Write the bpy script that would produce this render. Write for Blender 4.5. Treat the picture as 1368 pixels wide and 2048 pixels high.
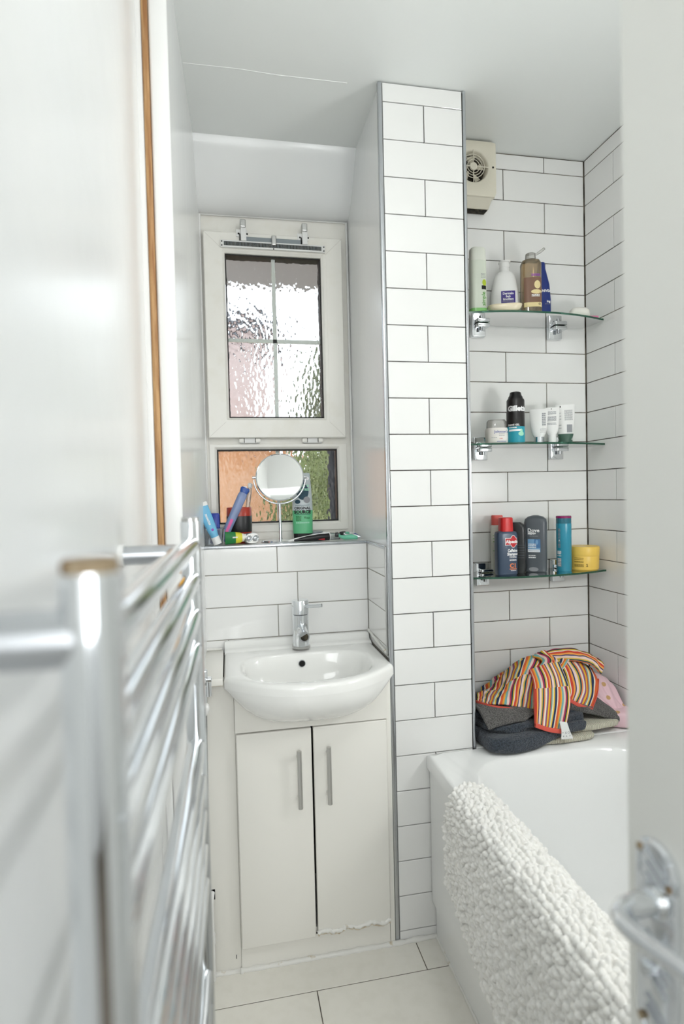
import bpy, bmesh, math, random
from mathutils import Vector, Matrix
import numpy as np
random.seed(7); np.random.seed(7)
sc = bpy.context.scene
for o in list(bpy.data.objects): bpy.data.objects.remove(o)
C = sc.collection
PI = math.pi

# ------------------------------------------------------------------ camera
F_PX, YAW, PITCH, ROLL = 1153.94, .1947, -.0288, -.0236
cam = bpy.data.cameras.new('camera'); camo = bpy.data.objects.new('camera', cam); C.objects.link(camo)
cam.sensor_fit = 'HORIZONTAL'; cam.sensor_width = 24.0; cam.lens = 24.0*F_PX/1368
cam.clip_start = .01
fw = Vector((math.sin(YAW)*math.cos(PITCH), math.cos(YAW)*math.cos(PITCH), math.sin(PITCH)))
rt = Vector((math.cos(YAW), -math.sin(YAW), 0)); up = rt.cross(fw)
rt2 = math.cos(ROLL)*rt + math.sin(ROLL)*up; up2 = -math.sin(ROLL)*rt + math.cos(ROLL)*up
M = Matrix((rt2, up2, -fw)).transposed().to_4x4(); M.translation = (0, 0, 1.265)
camo.matrix_world = M
cam.dof.use_dof = True; cam.dof.focus_distance = 1.72; cam.dof.aperture_fstop = 2.9
sc.camera = camo

# ------------------------------------------------------------------ world, exposure, large lights
w = bpy.data.worlds.new('world'); sc.world = w; w.use_nodes = True
bg = w.node_tree.nodes['Background']; bg.inputs[0].default_value = (.93, .96, 1, 1); bg.inputs[1].default_value = 1.8
vs = sc.view_settings
vs.view_transform = 'Standard'; vs.look = 'None'; vs.gamma = 1; vs.use_curve_mapping = False; vs.exposure = .05

def area(name, loc, target, sx, sy, power, col=(1, 1, 1)):
    l = bpy.data.lights.new(name, 'AREA'); l.shape = 'RECTANGLE'; l.size = sx; l.size_y = sy; l.energy = power; l.color = col
    o = bpy.data.objects.new(name, l); C.objects.link(o); o.location = loc
    o.rotation_euler = (Vector(target)-Vector(loc)).to_track_quat('-Z', 'Y').to_euler()
    return o
HALL_P, LAMP_R, WALL_R = 28.0, 29.0, 27.0
area('hall_window_light', (.25, -1.45, 1.55), (.3, 1.0, 1.35), 1.1, 1.5, HALL_P, (.975, .99, 1))  # added soft light in the hall, standing in for light through the doorway

# ------------------------------------------------------------------ materials
def lin(c):
    def f(v):
        v /= 255.; return v/12.92 if v <= .04045 else ((v+.055)/1.055)**2.4
    return (f(c[0]), f(c[1]), f(c[2]), 1)
MATS = {}
def mat(name, col, rough=.4, metal=0, spec=None, trans=0, ior=1.45, coat=0, noise=None, bump=None, alpha=1):
    """noise=(scale, second colour, low, high[, stretch]); bump=(scale, strength, distance)"""
    if name in MATS: return MATS[name]
    m = bpy.data.materials.new(name); m.use_nodes = True; nt = m.node_tree; b = nt.nodes['Principled BSDF']
    b.inputs['Base Color'].default_value = lin(col); b.inputs['Roughness'].default_value = rough
    b.inputs['Metallic'].default_value = metal; b.inputs['IOR'].default_value = ior
    b.inputs['Transmission Weight'].default_value = trans; b.inputs['Coat Weight'].default_value = coat
    b.inputs['Alpha'].default_value = alpha
    if spec is not None: b.inputs['Specular IOR Level'].default_value = spec
    tc = nt.nodes.new('ShaderNodeTexCoord')
    if noise:
        mp = nt.nodes.new('ShaderNodeMapping'); nt.links.new(tc.outputs['Object'], mp.inputs[0])
        if len(noise) > 4: mp.inputs['Scale'].default_value = noise[4]
        n = nt.nodes.new('ShaderNodeTexNoise'); n.inputs['Scale'].default_value = noise[0]; n.inputs['Detail'].default_value = 5
        nt.links.new(mp.outputs[0], n.inputs['Vector'])
        r = nt.nodes.new('ShaderNodeValToRGB'); r.color_ramp.elements[0].position = noise[2]; r.color_ramp.elements[1].position = noise[3]
        r.color_ramp.elements[0].color = lin(col); r.color_ramp.elements[1].color = lin(noise[1])
        nt.links.new(n.outputs['Fac'], r.inputs[0]); nt.links.new(r.outputs[0], b.inputs['Base Color'])
    if bump:
        n = nt.nodes.new('ShaderNodeTexNoise'); n.inputs['Scale'].default_value = bump[0]; n.inputs['Detail'].default_value = 3
        nt.links.new(tc.outputs['Object'], n.inputs['Vector'])
        bp = nt.nodes.new('ShaderNodeBump'); bp.inputs['Strength'].default_value = bump[1]; bp.inputs['Distance'].default_value = bump[2]
        nt.links.new(n.outputs['Fac'], bp.inputs['Height']); nt.links.new(bp.outputs[0], b.inputs['Normal'])
    MATS[name] = m
    return m
def thin_glass(name, tint, gloss=.10, rough=.0, body=0.0, bodycol=(255, 255, 255)):
    """architectural glass or clear plastic: tinted see-through mixed with a mirror coat and some body colour"""
    if name in MATS: return MATS[name]
    m = bpy.data.materials.new(name); m.use_nodes = True; nt = m.node_tree; nt.nodes.clear()
    out = nt.nodes.new('ShaderNodeOutputMaterial'); t = nt.nodes.new('ShaderNodeBsdfTransparent'); t.inputs[0].default_value = lin(tint)
    d = nt.nodes.new('ShaderNodeBsdfDiffuse'); d.inputs[0].default_value = lin(bodycol)
    g = nt.nodes.new('ShaderNodeBsdfGlossy'); g.inputs['Roughness'].default_value = rough
    fr = nt.nodes.new('ShaderNodeFresnel'); fr.inputs[0].default_value = 1.3
    ad = nt.nodes.new('ShaderNodeMath'); ad.operation = 'ADD'; ad.use_clamp = True; ad.inputs[1].default_value = gloss*.3
    nt.links.new(fr.outputs[0], ad.inputs[0])
    m1 = nt.nodes.new('ShaderNodeMixShader'); m1.inputs[0].default_value = body
    nt.links.new(t.outputs[0], m1.inputs[1]); nt.links.new(d.outputs[0], m1.inputs[2])
    m2 = nt.nodes.new('ShaderNodeMixShader'); nt.links.new(ad.outputs[0], m2.inputs[0])
    nt.links.new(m1.outputs[0], m2.inputs[1]); nt.links.new(g.outputs[0], m2.inputs[2]); nt.links.new(m2.outputs[0], out.inputs[0])
    MATS[name] = m
    return m

mat('paint_wall', (240, 241, 240), .22, bump=(14, .10, .004), noise=(2.5, (236, 238, 238), .4, .7))
mat('paint_ceiling', (236, 239, 237), .30, bump=(9, .12, .004))
mat('paint_trim', (243, 243, 241), .25, bump=(60, .15, .001))
mat('tile_white', (243, 243, 241), .07, coat=.3)
mat('tile_floor', (243, 240, 231), .16, noise=(30, (238, 235, 225), .45, .75))
mat('grout', (120, 112, 100), .9, noise=(14, (62, 54, 46), .42, .62))
mat('grout_pale', (158, 154, 146), .9)
mat('silicone', (238, 237, 232), .35, noise=(40, (206, 194, 170), .62, .72), bump=(70, .5, .003))
mat('chrome', (228, 231, 234), .07, 1)
mat('chrome_soft', (196, 199, 203), .22, 1)
mat('aluminium', (190, 190, 188), .30, 1)
mat('steel_satin', (206, 205, 202), .42, 1)
mat('upvc', (246, 244, 237), .3, noise=(18, (241, 238, 228), .5, .8))
mat('rubber', (30, 30, 30), .6)
mat('ceramic', (247, 247, 244), .06, coat=.4)
mat('acrylic', (247, 248, 247), .12, coat=.3)
mat('cabinet', (244, 242, 235), .24)
mat('cabinet_raw', (225, 214, 192), .8, noise=(50, (150, 118, 82), .55, .75), bump=(90, .8, .004))
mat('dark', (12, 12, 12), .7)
mat('wood', (150, 104, 62), .55, noise=(8, (196, 156, 108), .35, .65, (22, 22, 1.2)))
mat('fan_plastic', (226, 221, 204), .35)
mat('dust', (70, 64, 52), .9, noise=(90, (28, 25, 20), .4, .6))  # mottled dark brown for meshes, slots, gaps and the fan interior
mat('black_plastic', (22, 22, 24), .3)
mat('grey_plastic', (140, 148, 152), .3)
mat('white_plastic', (240, 240, 238), .28)
mat('brass', (178, 132, 52), .35, 1)
mat('rust', (116, 92, 60), .7, noise=(80, (176, 164, 140), .4, .7))
mat('mirror', (250, 250, 248), .015, 1)
mat('door_paint', (236, 236, 231), .3, bump=(30, .1, .002))
mat('mat_cotton', (248, 247, 244), .95, noise=(160, (238, 236, 230), .4, .75))
mat('brick', (222, 164, 122), .9, noise=(3, (232, 190, 160), .35, .7))
mat('slate', (58, 60, 68), .6)
mat('hedge', (134, 148, 98), .9, noise=(5, (170, 176, 130), .35, .7))
mat('ground_out', (190, 178, 158), .9)
thin_glass('shelf_glass', (226, 240, 232), .16)
mat('shelf_edge', (44, 92, 72), .15, trans=.35)
thin_glass('clear_plastic', (236, 240, 242), .3, .05, .12, (225, 230, 235))

# obscured window glass
m = bpy.data.materials.new('obscure_glass'); m.use_nodes = True; nt = m.node_tree; nt.nodes.clear()
out = nt.nodes.new('ShaderNodeOutputMaterial'); g = nt.nodes.new('ShaderNodeBsdfGlass'); g.inputs['IOR'].default_value = 1.2
g.inputs['Roughness'].default_value = .05; g.inputs['Color'].default_value = (.96, .98, .98, 1)
tc = nt.nodes.new('ShaderNodeTexCoord'); mp = nt.nodes.new('ShaderNodeMapping'); mp.inputs['Scale'].default_value = (1, 1, .62)
mp.inputs['Rotation'].default_value = (0, .25, 0)
nt.links.new(tc.outputs['Object'], mp.inputs[0])
vo = nt.nodes.new('ShaderNodeTexVoronoi'); vo.feature = 'SMOOTH_F1'; vo.inputs['Scale'].default_value = 95
no = nt.nodes.new('ShaderNodeTexNoise'); no.inputs['Scale'].default_value = 60; no.inputs['Detail'].default_value = 1
nt.links.new(mp.outputs[0], vo.inputs['Vector']); nt.links.new(mp.outputs[0], no.inputs['Vector'])
ml = nt.nodes.new('ShaderNodeMath'); ml.operation = 'ADD'; nt.links.new(vo.outputs['Distance'], ml.inputs[0]); nt.links.new(no.outputs['Fac'], ml.inputs[1])
bp = nt.nodes.new('ShaderNodeBump'); bp.inputs['Strength'].default_value = .75; bp.inputs['Distance'].default_value = .0042
nt.links.new(ml.outputs[0], bp.inputs['Height']); nt.links.new(bp.outputs[0], g.inputs['Normal']); nt.links.new(g.outputs[0], out.inputs[0])
MATS['obscure_glass'] = m

# ------------------------------------------------------------------ mesh helpers
LOC = {}          # world offset of every thing root / part (things built in world coordinates)
def finish(name, verts, faces, material, parent=None, smooth=None, local=False, uvs=None):
    off = LOC.get(parent.name, Vector((0, 0, 0))) if parent else Vector((0, 0, 0))
    me = bpy.data.meshes.new(name)
    if local or not parent: vv = [tuple(v) for v in verts]
    else: vv = [(v[0]-off[0], v[1]-off[1], v[2]-off[2]) for v in verts]
    me.from_pydata(vv, [], faces); me.update()
    bm = bmesh.new(); bm.from_mesh(me); bmesh.ops.recalc_face_normals(bm, faces=bm.faces); bm.to_mesh(me); bm.free()
    if uvs is not None:
        ul = me.uv_layers.new(name='UVMap')
        for lp in me.loops: ul.data[lp.index].uv = uvs[lp.vertex_index]
    mm = MATS[material] if isinstance(material, str) else material
    me.materials.append(mm)
    if smooth is not None:
        me.polygons.foreach_set('use_smooth', [True]*len(me.polygons))
        if smooth < 180: me.set_sharp_from_angle(angle=math.radians(smooth))
    o = bpy.data.objects.new(name, me); C.objects.link(o)
    if parent:
        o.parent = parent; LOC[o.name] = off
    return o
def tag(o, label, cat, group=None):
    o['label'] = label; o['category'] = cat
    if group: o['group'] = group
    return o
def structure(o, label=None):
    o['kind'] = 'structure'
    if label: o['label'] = label
    return o
def thing(name, label, cat, loc=(0, 0, 0), rotz=0, group=None, rot=None):
    o = bpy.data.objects.new(name, None); o.empty_display_size = .02; C.objects.link(o)
    o.location = loc; o.rotation_euler = rot if rot else (0, 0, rotz)
    LOC[o.name] = Vector(loc)
    if label: tag(o, label, cat, group)
    return o
class MB:
    def __init__(s): s.v = []; s.f = []
    def add(s, v, f):
        k = len(s.v); s.v += [tuple(q) for q in v]; s.f += [tuple(i+k for i in q) for q in f]
    def box(s, lo, hi, b=0):
        x0, y0, z0 = lo; x1, y1, z1 = hi
        if b <= 0:
            s.add([(x0, y0, z0), (x1, y0, z0), (x1, y1, z0), (x0, y1, z0), (x0, y0, z1), (x1, y0, z1), (x1, y1, z1), (x0, y1, z1)],
                  [(0, 3, 2, 1), (4, 5, 6, 7), (0, 1, 5, 4), (1, 2, 6, 5), (2, 3, 7, 6), (3, 0, 4, 7)])
        else:
            bm = bmesh.new(); bmesh.ops.create_cube(bm, size=1)
            for v in bm.verts: v.co = Vector(((x0+x1)/2+v.co.x*(x1-x0), (y0+y1)/2+v.co.y*(y1-y0), (z0+z1)/2+v.co.z*(z1-z0)))
            bmesh.ops.bevel(bm, geom=bm.edges[:], offset=b, segments=3, affect='EDGES', profile=.5)
            bm.verts.index_update(); s.add([v.co[:] for v in bm.verts], [[v.index for v in f.verts] for f in bm.faces]); bm.free()
    def loft(s, rings, cap0=True, cap1=True, closed=True):
        n = len(rings[0]); v = [p for r in rings for p in r]; f = []
        for i in range(len(rings)-1):
            for j in range(n if closed else n-1):
                k = (j+1) % n; f.append((i*n+j, i*n+k, (i+1)*n+k, (i+1)*n+j))
        if cap0: f.append(tuple(range(n-1, -1, -1)))
        if cap1: f.append(tuple((len(rings)-1)*n+j for j in range(n)))
        s.add(v, f)
    def tube(s, path, r, n=12, caps=True):
        path = [Vector(p) for p in path]; rings = []; prev = None
        for i, p in enumerate(path):
            d = (path[min(i+1, len(path)-1)]-path[max(i-1, 0)]).normalized()
            if prev is None: a = d.orthogonal().normalized()
            else: a = (prev-d*prev.dot(d)).normalized()
            prev = a; b = d.cross(a); rr = r[i] if isinstance(r, (list, tuple)) else r
            rings.append([p+rr*(math.cos(2*PI*j/n)*a+math.sin(2*PI*j/n)*b) for j in range(n)])
        s.loft(rings, caps, caps)
    def revolve(s, prof, c=(0, 0, 0), axis='Z', n=32):
        rings = []
        for r, z in prof:
            rg = []
            for j in range(n):
                a = 2*PI*j/n; x, y = r*math.cos(a), r*math.sin(a)
                if axis == 'Z': rg.append((c[0]+x, c[1]+y, c[2]+z))
                elif axis == 'Y': rg.append((c[0]+x, c[1]+z, c[2]+y))
                else: rg.append((c[0]+z, c[1]+x, c[2]+y))
            rings.append(rg)
        s.loft(rings)
    def out(s, name, material, parent=None, smooth=None, local=False): return finish(name, s.v, s.f, material, parent, smooth, local)
def box(name, lo, hi, material, parent=None, b=0, local=False):
    m_ = MB(); m_.box(lo, hi, b); return m_.out(name, material, parent, 40 if b else None, local)
def arc(c, r, a0, a1, n): return [(c[0]+r*math.cos(a0+(a1-a0)*i/n), c[1]+r*math.sin(a0+(a1-a0)*i/n)) for i in range(n+1)]
def ring(z, rx, ry, p=2, n=36, cx=0, cy=0):
    r = []
    for j in range(n):
        a = 2*PI*j/n; c, s = math.cos(a), math.sin(a)
        r.append((cx+rx*math.copysign(abs(c)**(2/p), c), cy+ry*math.copysign(abs(s)**(2/p), s), z))
    return r
def text_geo(body, size, bold=0, align='CENTER'):
    cu = bpy.data.curves.new('lettering', 'FONT'); cu.body = body; cu.size = size; cu.align_x = align; cu.align_y = 'CENTER'
    cu.resolution_u = 2; cu.offset = bold
    o = bpy.data.objects.new('lettering_tmp', cu); C.objects.link(o)
    dg = bpy.context.evaluated_depsgraph_get(); me = bpy.data.meshes.new_from_object(o.evaluated_get(dg))
    v = [tuple(q.co) for q in me.vertices]; f = [tuple(p.vertices) for p in me.polygons]
    bpy.data.objects.remove(o); bpy.data.meshes.remove(me)
    return v, f

# ------------------------------------------------------------------ tiles
TILE = {}
def tile(parent, org, u, v, wd, ht, material='tile_white', th=.006, bev=.0008, name='tile', jit=.0012):
    """one tile: org = lower-left corner on the visible face, u and v the in-plane axes"""
    key = (round(wd, 4), round(ht, 4), material)
    if key not in TILE:
        b = bev; me = bpy.data.meshes.new(name)
        vs_ = [(0, 0, -th), (wd, 0, -th), (wd, ht, -th), (0, ht, -th), (0, 0, -b), (wd, 0, -b), (wd, ht, -b), (0, ht, -b),
               (b, b, 0), (wd-b, b, 0), (wd-b, ht-b, 0), (b, ht-b, 0)]
        fs = [(8, 9, 10, 11)]
        for i in range(4):
            j = (i+1) % 4; fs += [(i, j, j+4, i+4), (i+4, j+4, j+8, i+8)]
        me.from_pydata(vs_, [], fs); me.materials.append(MATS[material]); TILE[key] = me
    o = bpy.data.objects.new(name, TILE[key]); C.objects.link(o); o.parent = parent
    U = Vector(u); V = Vector(v); N = U.cross(V)
    m_ = Matrix((U, V, N)).transposed().to_4x4()
    m_ = m_ @ Matrix.Rotation(random.uniform(-jit, jit), 4, 'X') @ Matrix.Rotation(random.uniform(-jit, jit), 4, 'Y')
    m_.translation = Vector(org)+N*random.uniform(-.0002, .0002)
    o.matrix_local = m_
    return o
G = .0013   # half grout joint
ZR = lambda k: 2.33-.1*k
def rows(parent, kmin, kmax, zlo, zhi, splits, place):
    """splits(k) -> sorted list of horizontal cuts; place(a, z) -> origin for horizontal coordinate a"""
    for k in range(kmin, kmax):
        z1, z0 = min(ZR(k), zhi), max(ZR(k+1), zlo)
        if z1-z0 < .006: continue
        c = splits(k)
        for a, b in zip(c[:-1], c[1:]):
            if b-a < .006: continue
            place(parent, a+G, b-G, z0+G, z1-G)
def face_front(Y):   # wall facing the camera (-Y)
    return lambda p, a, b, z0, z1: tile(p, (a, Y, z0), (1, 0, 0), (0, 0, 1), b-a, z1-z0)
def face_left(X):    # wall facing -X
    return lambda p, a, b, z0, z1: tile(p, (X, b, z0), (0, -1, 0), (0, 0, 1), b-a, z1-z0)
def face_right(X):   # wall facing +X
    return lambda p, a, b, z0, z1: tile(p, (X, a, z0), (0, 1, 0), (0, 0, 1), b-a, z1-z0)

# ------------------------------------------------------------------ room shell
CEIL = 2.383
floor = structure(box('floor', (-.75, -1.7, -.05), (1.35, 2.1, -.0015), 'grout'))
yb = [1.565, 1.432, 1.132, .832, .532, .232]
for i in range(len(yb)-1):
    y1, y0 = yb[i], yb[i+1]
    x = .188 if i % 2 else .485
    cuts = [c for c in (x-.594*2, x-.594, x, x+.594) if -.14 < c < .56]
    cuts = [-.15]+cuts+[.56]
    for a, b in zip(cuts[:-1], cuts[1:]):
        tile(floor, (a+.0012, y0+.0012, 0), (1, 0, 0), (0, 1, 0), b-a-.0024, y1-y0-.0024, 'tile_floor', th=.0014, jit=.0004)
m_ = MB(); m_.box((-.75, -1.7, CEIL), (1.35, 1.85, CEIL+.06))
# bulkhead above the window: slopes from the ceiling to the frame
pr = [(1.842, CEIL+.002), (1.865, 2.352), (1.90, 2.298), (1.935, 2.253), (1.965, 2.228), (2.0, 2.216), (2.06, 2.213), (2.06, CEIL+.06), (1.842, CEIL+.06)]
ceiling = structure(m_.out('ceiling', 'paint_ceiling'))
m_ = MB(); m_.loft([[(x, y, z) for y, z in pr] for x in (-.2, .47)])
structure(m_.out('wall_window_head', 'paint_wall', smooth=35))
m_ = MB(); m_.tube([(-.08, 1.557, CEIL), (.06, 1.555, CEIL+.0003), (.16, 1.561, CEIL), (.35, 1.56, CEIL)], .0011, 6)
m_.out('paint_crack', 'paint_trim', ceiling, 60)

# left wall: near part set back, far part runs on to the window
wl = structure(box('wall_left', (-.26, -.35, 0), (-.15, 1.215, CEIL), 'paint_wall'))
m_ = MB(); m_.loft([[(-.092, 1.215, z), (-.084, 1.55, z), (-.066, 2.06, z), (-.26, 2.06, z), (-.26, 1.215, z)] for z in (0, CEIL)])
wlf = structure(m_.out('wall_left_far', 'paint_wall'))
t1 = structure(box('trim_1', (-.1262, 1.195, 0), (-.090, 1.217, CEIL), 'paint_trim', b=.006), 'white painted upright trim')
t2 = structure(box('trim_2', (-.1385, 1.190, .72), (-.1265, 1.216, 2.262), 'wood', b=.004), 'bare wooden batten beside the white upright')
m_ = MB(); m_.box((-.151, 1.194, 0), (-.1388, 1.216, CEIL), .002); m_.box((-.1387, 1.190, 0), (-.1263, 1.216, .719), .002); m_.box((-.1387, 1.196, 2.263), (-.1263, 1.216, CEIL), .002)
structure(m_.out('trim_3', 'paint_trim', smooth=40), 'white painted edging around the bare wooden batten')

# pillar
pil = structure(box('wall_pillar', (.4405, 1.546, 0), (.672, 2.06, CEIL), 'grout'))
rows(pil, -1, 24, .004, CEIL-.002, lambda k: [.4407, .671] if k % 2 else [.4407, .5585, .671], face_front(1.538))
structure(box('wall_pillar_side', (.4375, 1.549, 0), (.4412, 2.06, CEIL), 'paint_wall'))
structure(box('trim_4', (.4285, 1.5355, 0), (.4398, 1.549, CEIL-.002), 'chrome_soft', b=.002), 'chrome corner strip, full height, left edge of the pillar')
structure(box('trim_5', (.672, 1.5355, .53), (.6805, 1.549, CEIL-.002), 'chrome_soft', b=.002), 'chrome corner strip, right edge of the pillar')
# alcove back wall
wb = structure(box('wall_back', (.672, 1.797, 0), (1.35, 1.9, CEIL), 'grout'))
rows(wb, -1, 18, .53, CEIL-.002, lambda k: [.672, .774, 1.072, 1.2195] if k % 2 else [.672, .9235, 1.2195], face_front(1.795))
# right wall
wr = structure(box('wall_right', (1.223, -.35, 0), (1.36, 1.797, CEIL), 'grout'))
rows(wr, -1, 18, .53, CEIL-.002, lambda k: [.45, .595, .895, 1.195, 1.495, 1.7935] if k % 2 else [.45, .745, 1.045, 1.345, 1.645, 1.7935], face_left(1.221))
structure(box('wall_right_near', (1.2205, -.25, 0), (1.224, .449, CEIL), 'tile_white'))
# wall under the window with the tiled face
wlow = structure(box('wall_window_low', (-.2, 1.797, 0), (.4412, 2.06, 1.112), 'grout_pale'))
def ledge(k): return {12: [-.082, .145, .433], 13: [-.082, .207, .433], 14: [-.082, .144, .433], 15: [-.082, -.01, .433]}[k]
rows(wlow, 12, 16, .79, 1.112, ledge, face_front(1.795))
lret = structure(box('wall_left_return', (-.12, 1.50, .79), (-.0845, 1.797, 1.112), 'grout_pale'))
rows(lret, 12, 16, .80, 1.112, lambda k: [1.50, 1.7935] if k % 2 else [1.50, 1.64, 1.7935], face_right(-.082))
pret = structure(box('wall_pillar_return', (.4348, 1.566, .79), (.4376, 1.797, 1.112), 'grout_pale'))
rows(pret, 12, 16, .80, 1.112, lambda k: [1.57, 1.7935], face_left(.433))
sill = structure(box('window_sill', (-.115, 1.797, 1.1115), (.4376, 2.02, 1.118), 'paint_trim'))
structure(box('trim_6', (-.09, 1.7915, 1.1095), (.4345, 1.801, 1.1195), 'chrome_soft', b=.0025), 'chrome edging strip along the front of the window ledge')
structure(box('trim_7', (.4285, 1.562, 1.1095), (.4385, 1.795, 1.1195), 'chrome_soft', b=.0025), 'chrome edging strip on top of the short tiled return')
structure(box('trim_8', (.4275, 1.561, .81), (.437, 1.5705, 1.1195), 'aluminium', b=.002), 'upright metal edging strip of the short tiled return')
structure(box('trim_9', (-.125, 1.50, 1.1095), (-.0795, 1.795, 1.1195), 'chrome_soft', b=.0025), 'chrome edging strip on the left return beside the towel rail')
# wall with the doorway, hall beyond it
m_ = MB(); m_.box((.385, -.35, 0), (1.3, -.25, CEIL)); m_.box((-.26, -.35, 2.05), (.385, -.25, CEIL)); m_.box((-.75, -.35, 0), (-.26, -.25, CEIL))
structure(m_.out('wall_front', 'paint_wall'))
m_ = MB(); m_.box((-.8, -1.7, 0), (-.7, -.35, CEIL)); m_.box((1.3, -1.7, 0), (1.4, -.35, CEIL)); m_.box((-.8, -1.8, 0), (1.4, -1.7, CEIL))
structure(m_.out('wall_hall', 'paint_wall'))
# silicone along the floor
def bead(name, pts, r, label):
    P = []
    for a, b in zip(pts[:-1], pts[1:]):
        a = Vector(a); b = Vector(b); n = max(4, int((b-a).length/.012))
        P += [a+(b-a)*i/n+Vector((random.uniform(-.001, .001), random.uniform(-.001, .001), 0)) for i in range(n)]
    P.append(Vector(pts[-1])); m2 = MB(); m2.tube(P, [r*random.uniform(.8, 1.2) for _ in P], 8)
    return structure(m2.out(name, 'silicone', smooth=60), label)
bead('trim_10', [(-.073, 1.536, .002), (-.004, 1.535, .002), (.0, 1.534, .002), (.44, 1.533, .002), (.55, 1.534, .002)], .0075, 'white silicone bead along the floor')
bead('trim_11', [(-.08, 1.79, .805), (-.03, 1.79, .805)], .004, 'thin sealant line behind the side worktop')
bead('trim_12', [(.43, 1.79, .832), (.43, 1.57, .815)], .004, 'sealant line between basin and tiled return')

# ------------------------------------------------------------------ window
win = thing('window_1', None, None); structure(win, 'white plastic window with obscured glass above the ledge')
def frame_rect(name, x0, x1, z0, z1, wds, y0, y1, material, parent, bev=.002, chamfer=0):
    """mitred rectangular frame; wds=(left,right,bottom,top); chamfer slopes the inner face"""
    l, r, b, t = wds
    o = [(x0, z0), (x1, z0), (x1, z1), (x0, z1)]; i = [(x0+l, z0+b), (x1-r, z0+b), (x1-r, z1-t), (x0+l, z1-t)]
    i2 = [(x0+l+chamfer, z0+b+chamfer), (x1-r-chamfer, z0+b+chamfer), (x1-r-chamfer, z1-t-chamfer), (x0+l+chamfer, z1-t-chamfer)]
    e = bev; ob = [(x0+e, z0+e), (x1-e, z0+e), (x1-e, z1-e), (x0+e, z1-e)]
    rr = [[(x, y1, z) for x, z in o], [(x, y0+e, z) for x, z in o], [(x, y0, z) for x, z in ob], [(x, y0, z) for x, z in i],
          [(x, y0+(chamfer or .001), z) for x, z in i2], [(x, y1, z) for x, z in i2], [(x, y1, z) for x, z in o]]
    m2 = MB(); m2.loft(rr, False, False); return m2.out(name, material, parent)
fr = frame_rect('frame', -.078, .4376, 1.118, 2.216, (.025, .031, .03, .085), 2.0, 2.06, 'upvc', win)
box('transom', (-.060, 1.9995, 1.437), (.430, 2.06, 1.482), 'upvc', win, b=.002)
frame_rect('glazing_bead', -.056, .415, 1.146, 1.447, (.0165, .0255, .0225, .010), 1.993, 2.03, 'upvc', win, .001, .008)
frame_rect('gasket', -.031, .381, 1.177, 1.429, (.004, .004, .004, .004), 1.999, 2.03, 'rubber', win, .0005)
box('pane', (-.03, 2.014, 1.178), (.38, 2.019, 1.428), 'obscure_glass', win)
box('glazing_bar', (.168, 2.020, 1.178), (.180, 2.024, 1.428), 'upvc', win)
sash = frame_rect('sash', -.0565, .410, 1.466, 2.148, (.060, .056, .054, .055), 1.972, 2.03, 'upvc', win, .003)
frame_rect('glazing_bead', .0025, .355, 1.519, 2.094, (.002, .0105, .007, .004), 1.974, 2.03, 'upvc', sash, .001, .008)
frame_rect('gasket', .0135, .3355, 1.535, 2.081, (.0035, .0035, .0035, .0035), 1.988, 2.03, 'rubber', sash, .0005)
box('pane', (.014, 1.992, 1.535), (.335, 1.997, 2.08), 'obscure_glass', sash)
m_ = MB(); m_.box((.1685, 2.0065, 1.535), (.1815, 2.012, 2.08)); m_.box((.014, 2.0065, 1.794), (.335, 2.012, 1.806)); m_.out('glazing_bar', 'upvc', sash)
# mitre lines of the sash
m_ = MB()
for (xa, za), (xb, zb) in (((-.0555, 1.467), (.0025, 1.52)), ((.409, 1.467), (.354, 1.52)), ((-.0555, 2.147), (.0025, 2.093)), ((.409, 2.147), (.354, 2.093))):
    m_.tube([(xa, 1.9721, za), (xb, 1.9721, zb)], .0005, 4)
m_.out('mitre_joint', mat('joint_line', (205, 202, 194), .8), sash)
# trickle vent on the sash head
vent = box('trickle_vent', (.0, 1.963, 2.094), (.350, 1.972, 2.1175), 'white_plastic', sash, b=.0015)
box('vent_mesh', (.011, 1.9622, 2.0995), (.337, 1.9632, 2.1125), 'dust', vent)
m_ = MB()
for i in range(80): m_.box((.012+i*.00407, 1.9612, 2.0995), (.0134+i*.00407, 1.9626, 2.1125))
o = m_.out('vent_slats', 'grey_plastic', vent); o['kind'] = 'stuff'
for x, z in ((.0045, 2.112), (.0045, 2.099), (.3455, 2.112), (.3455, 2.099), (.175, 2.096)):
    m_ = MB(); m_.revolve([(.0022, 0), (.0022, -.0012)], (x, 1.963, z), 'Y', 10); m_.out('screw', 'dark', vent)
# bar and two catches above the vent
m_ = MB(); m_.box((.085, 1.966, 2.118), (.272, 1.972, 2.133), .001); m_.out('catch_bar', 'grey_plastic', sash)
m_ = MB(); m_.box((.168, 1.955, 2.106), (.184, 1.967, 2.138), .003); m_.out('bar_clip', 'aluminium', sash)
for x in (.076, .281):
    c = box('catch', (x-.009, 1.958, 2.116), (x+.009, 1.970, 2.160), 'white_plastic', sash, b=.0015)
    box('catch_plate', (x-.024, 1.968, 2.132), (x+.013, 1.973, 2.156), 'white_plastic', c, b=.001)
    m_ = MB(); m_.box((x-.011, 1.952, 2.158), (x+.008, 1.980, 2.184), .003); m_.out('catch_hook', 'aluminium', c)
    m_ = MB(); m_.box((x-.0135, 1.962, 2.118), (x-.0105, 1.970, 2.140)); m_.out('catch_spring', 'dark', c)
    m_ = MB()
    for dx, dz in ((-.016, 2.142), (.012, 2.142)): m_.revolve([(.003, 0), (.003, -.0015)], (x+dx, 1.9685, dz), 'Y', 10)
    m_.out('screw', 'dark', c)
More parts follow.
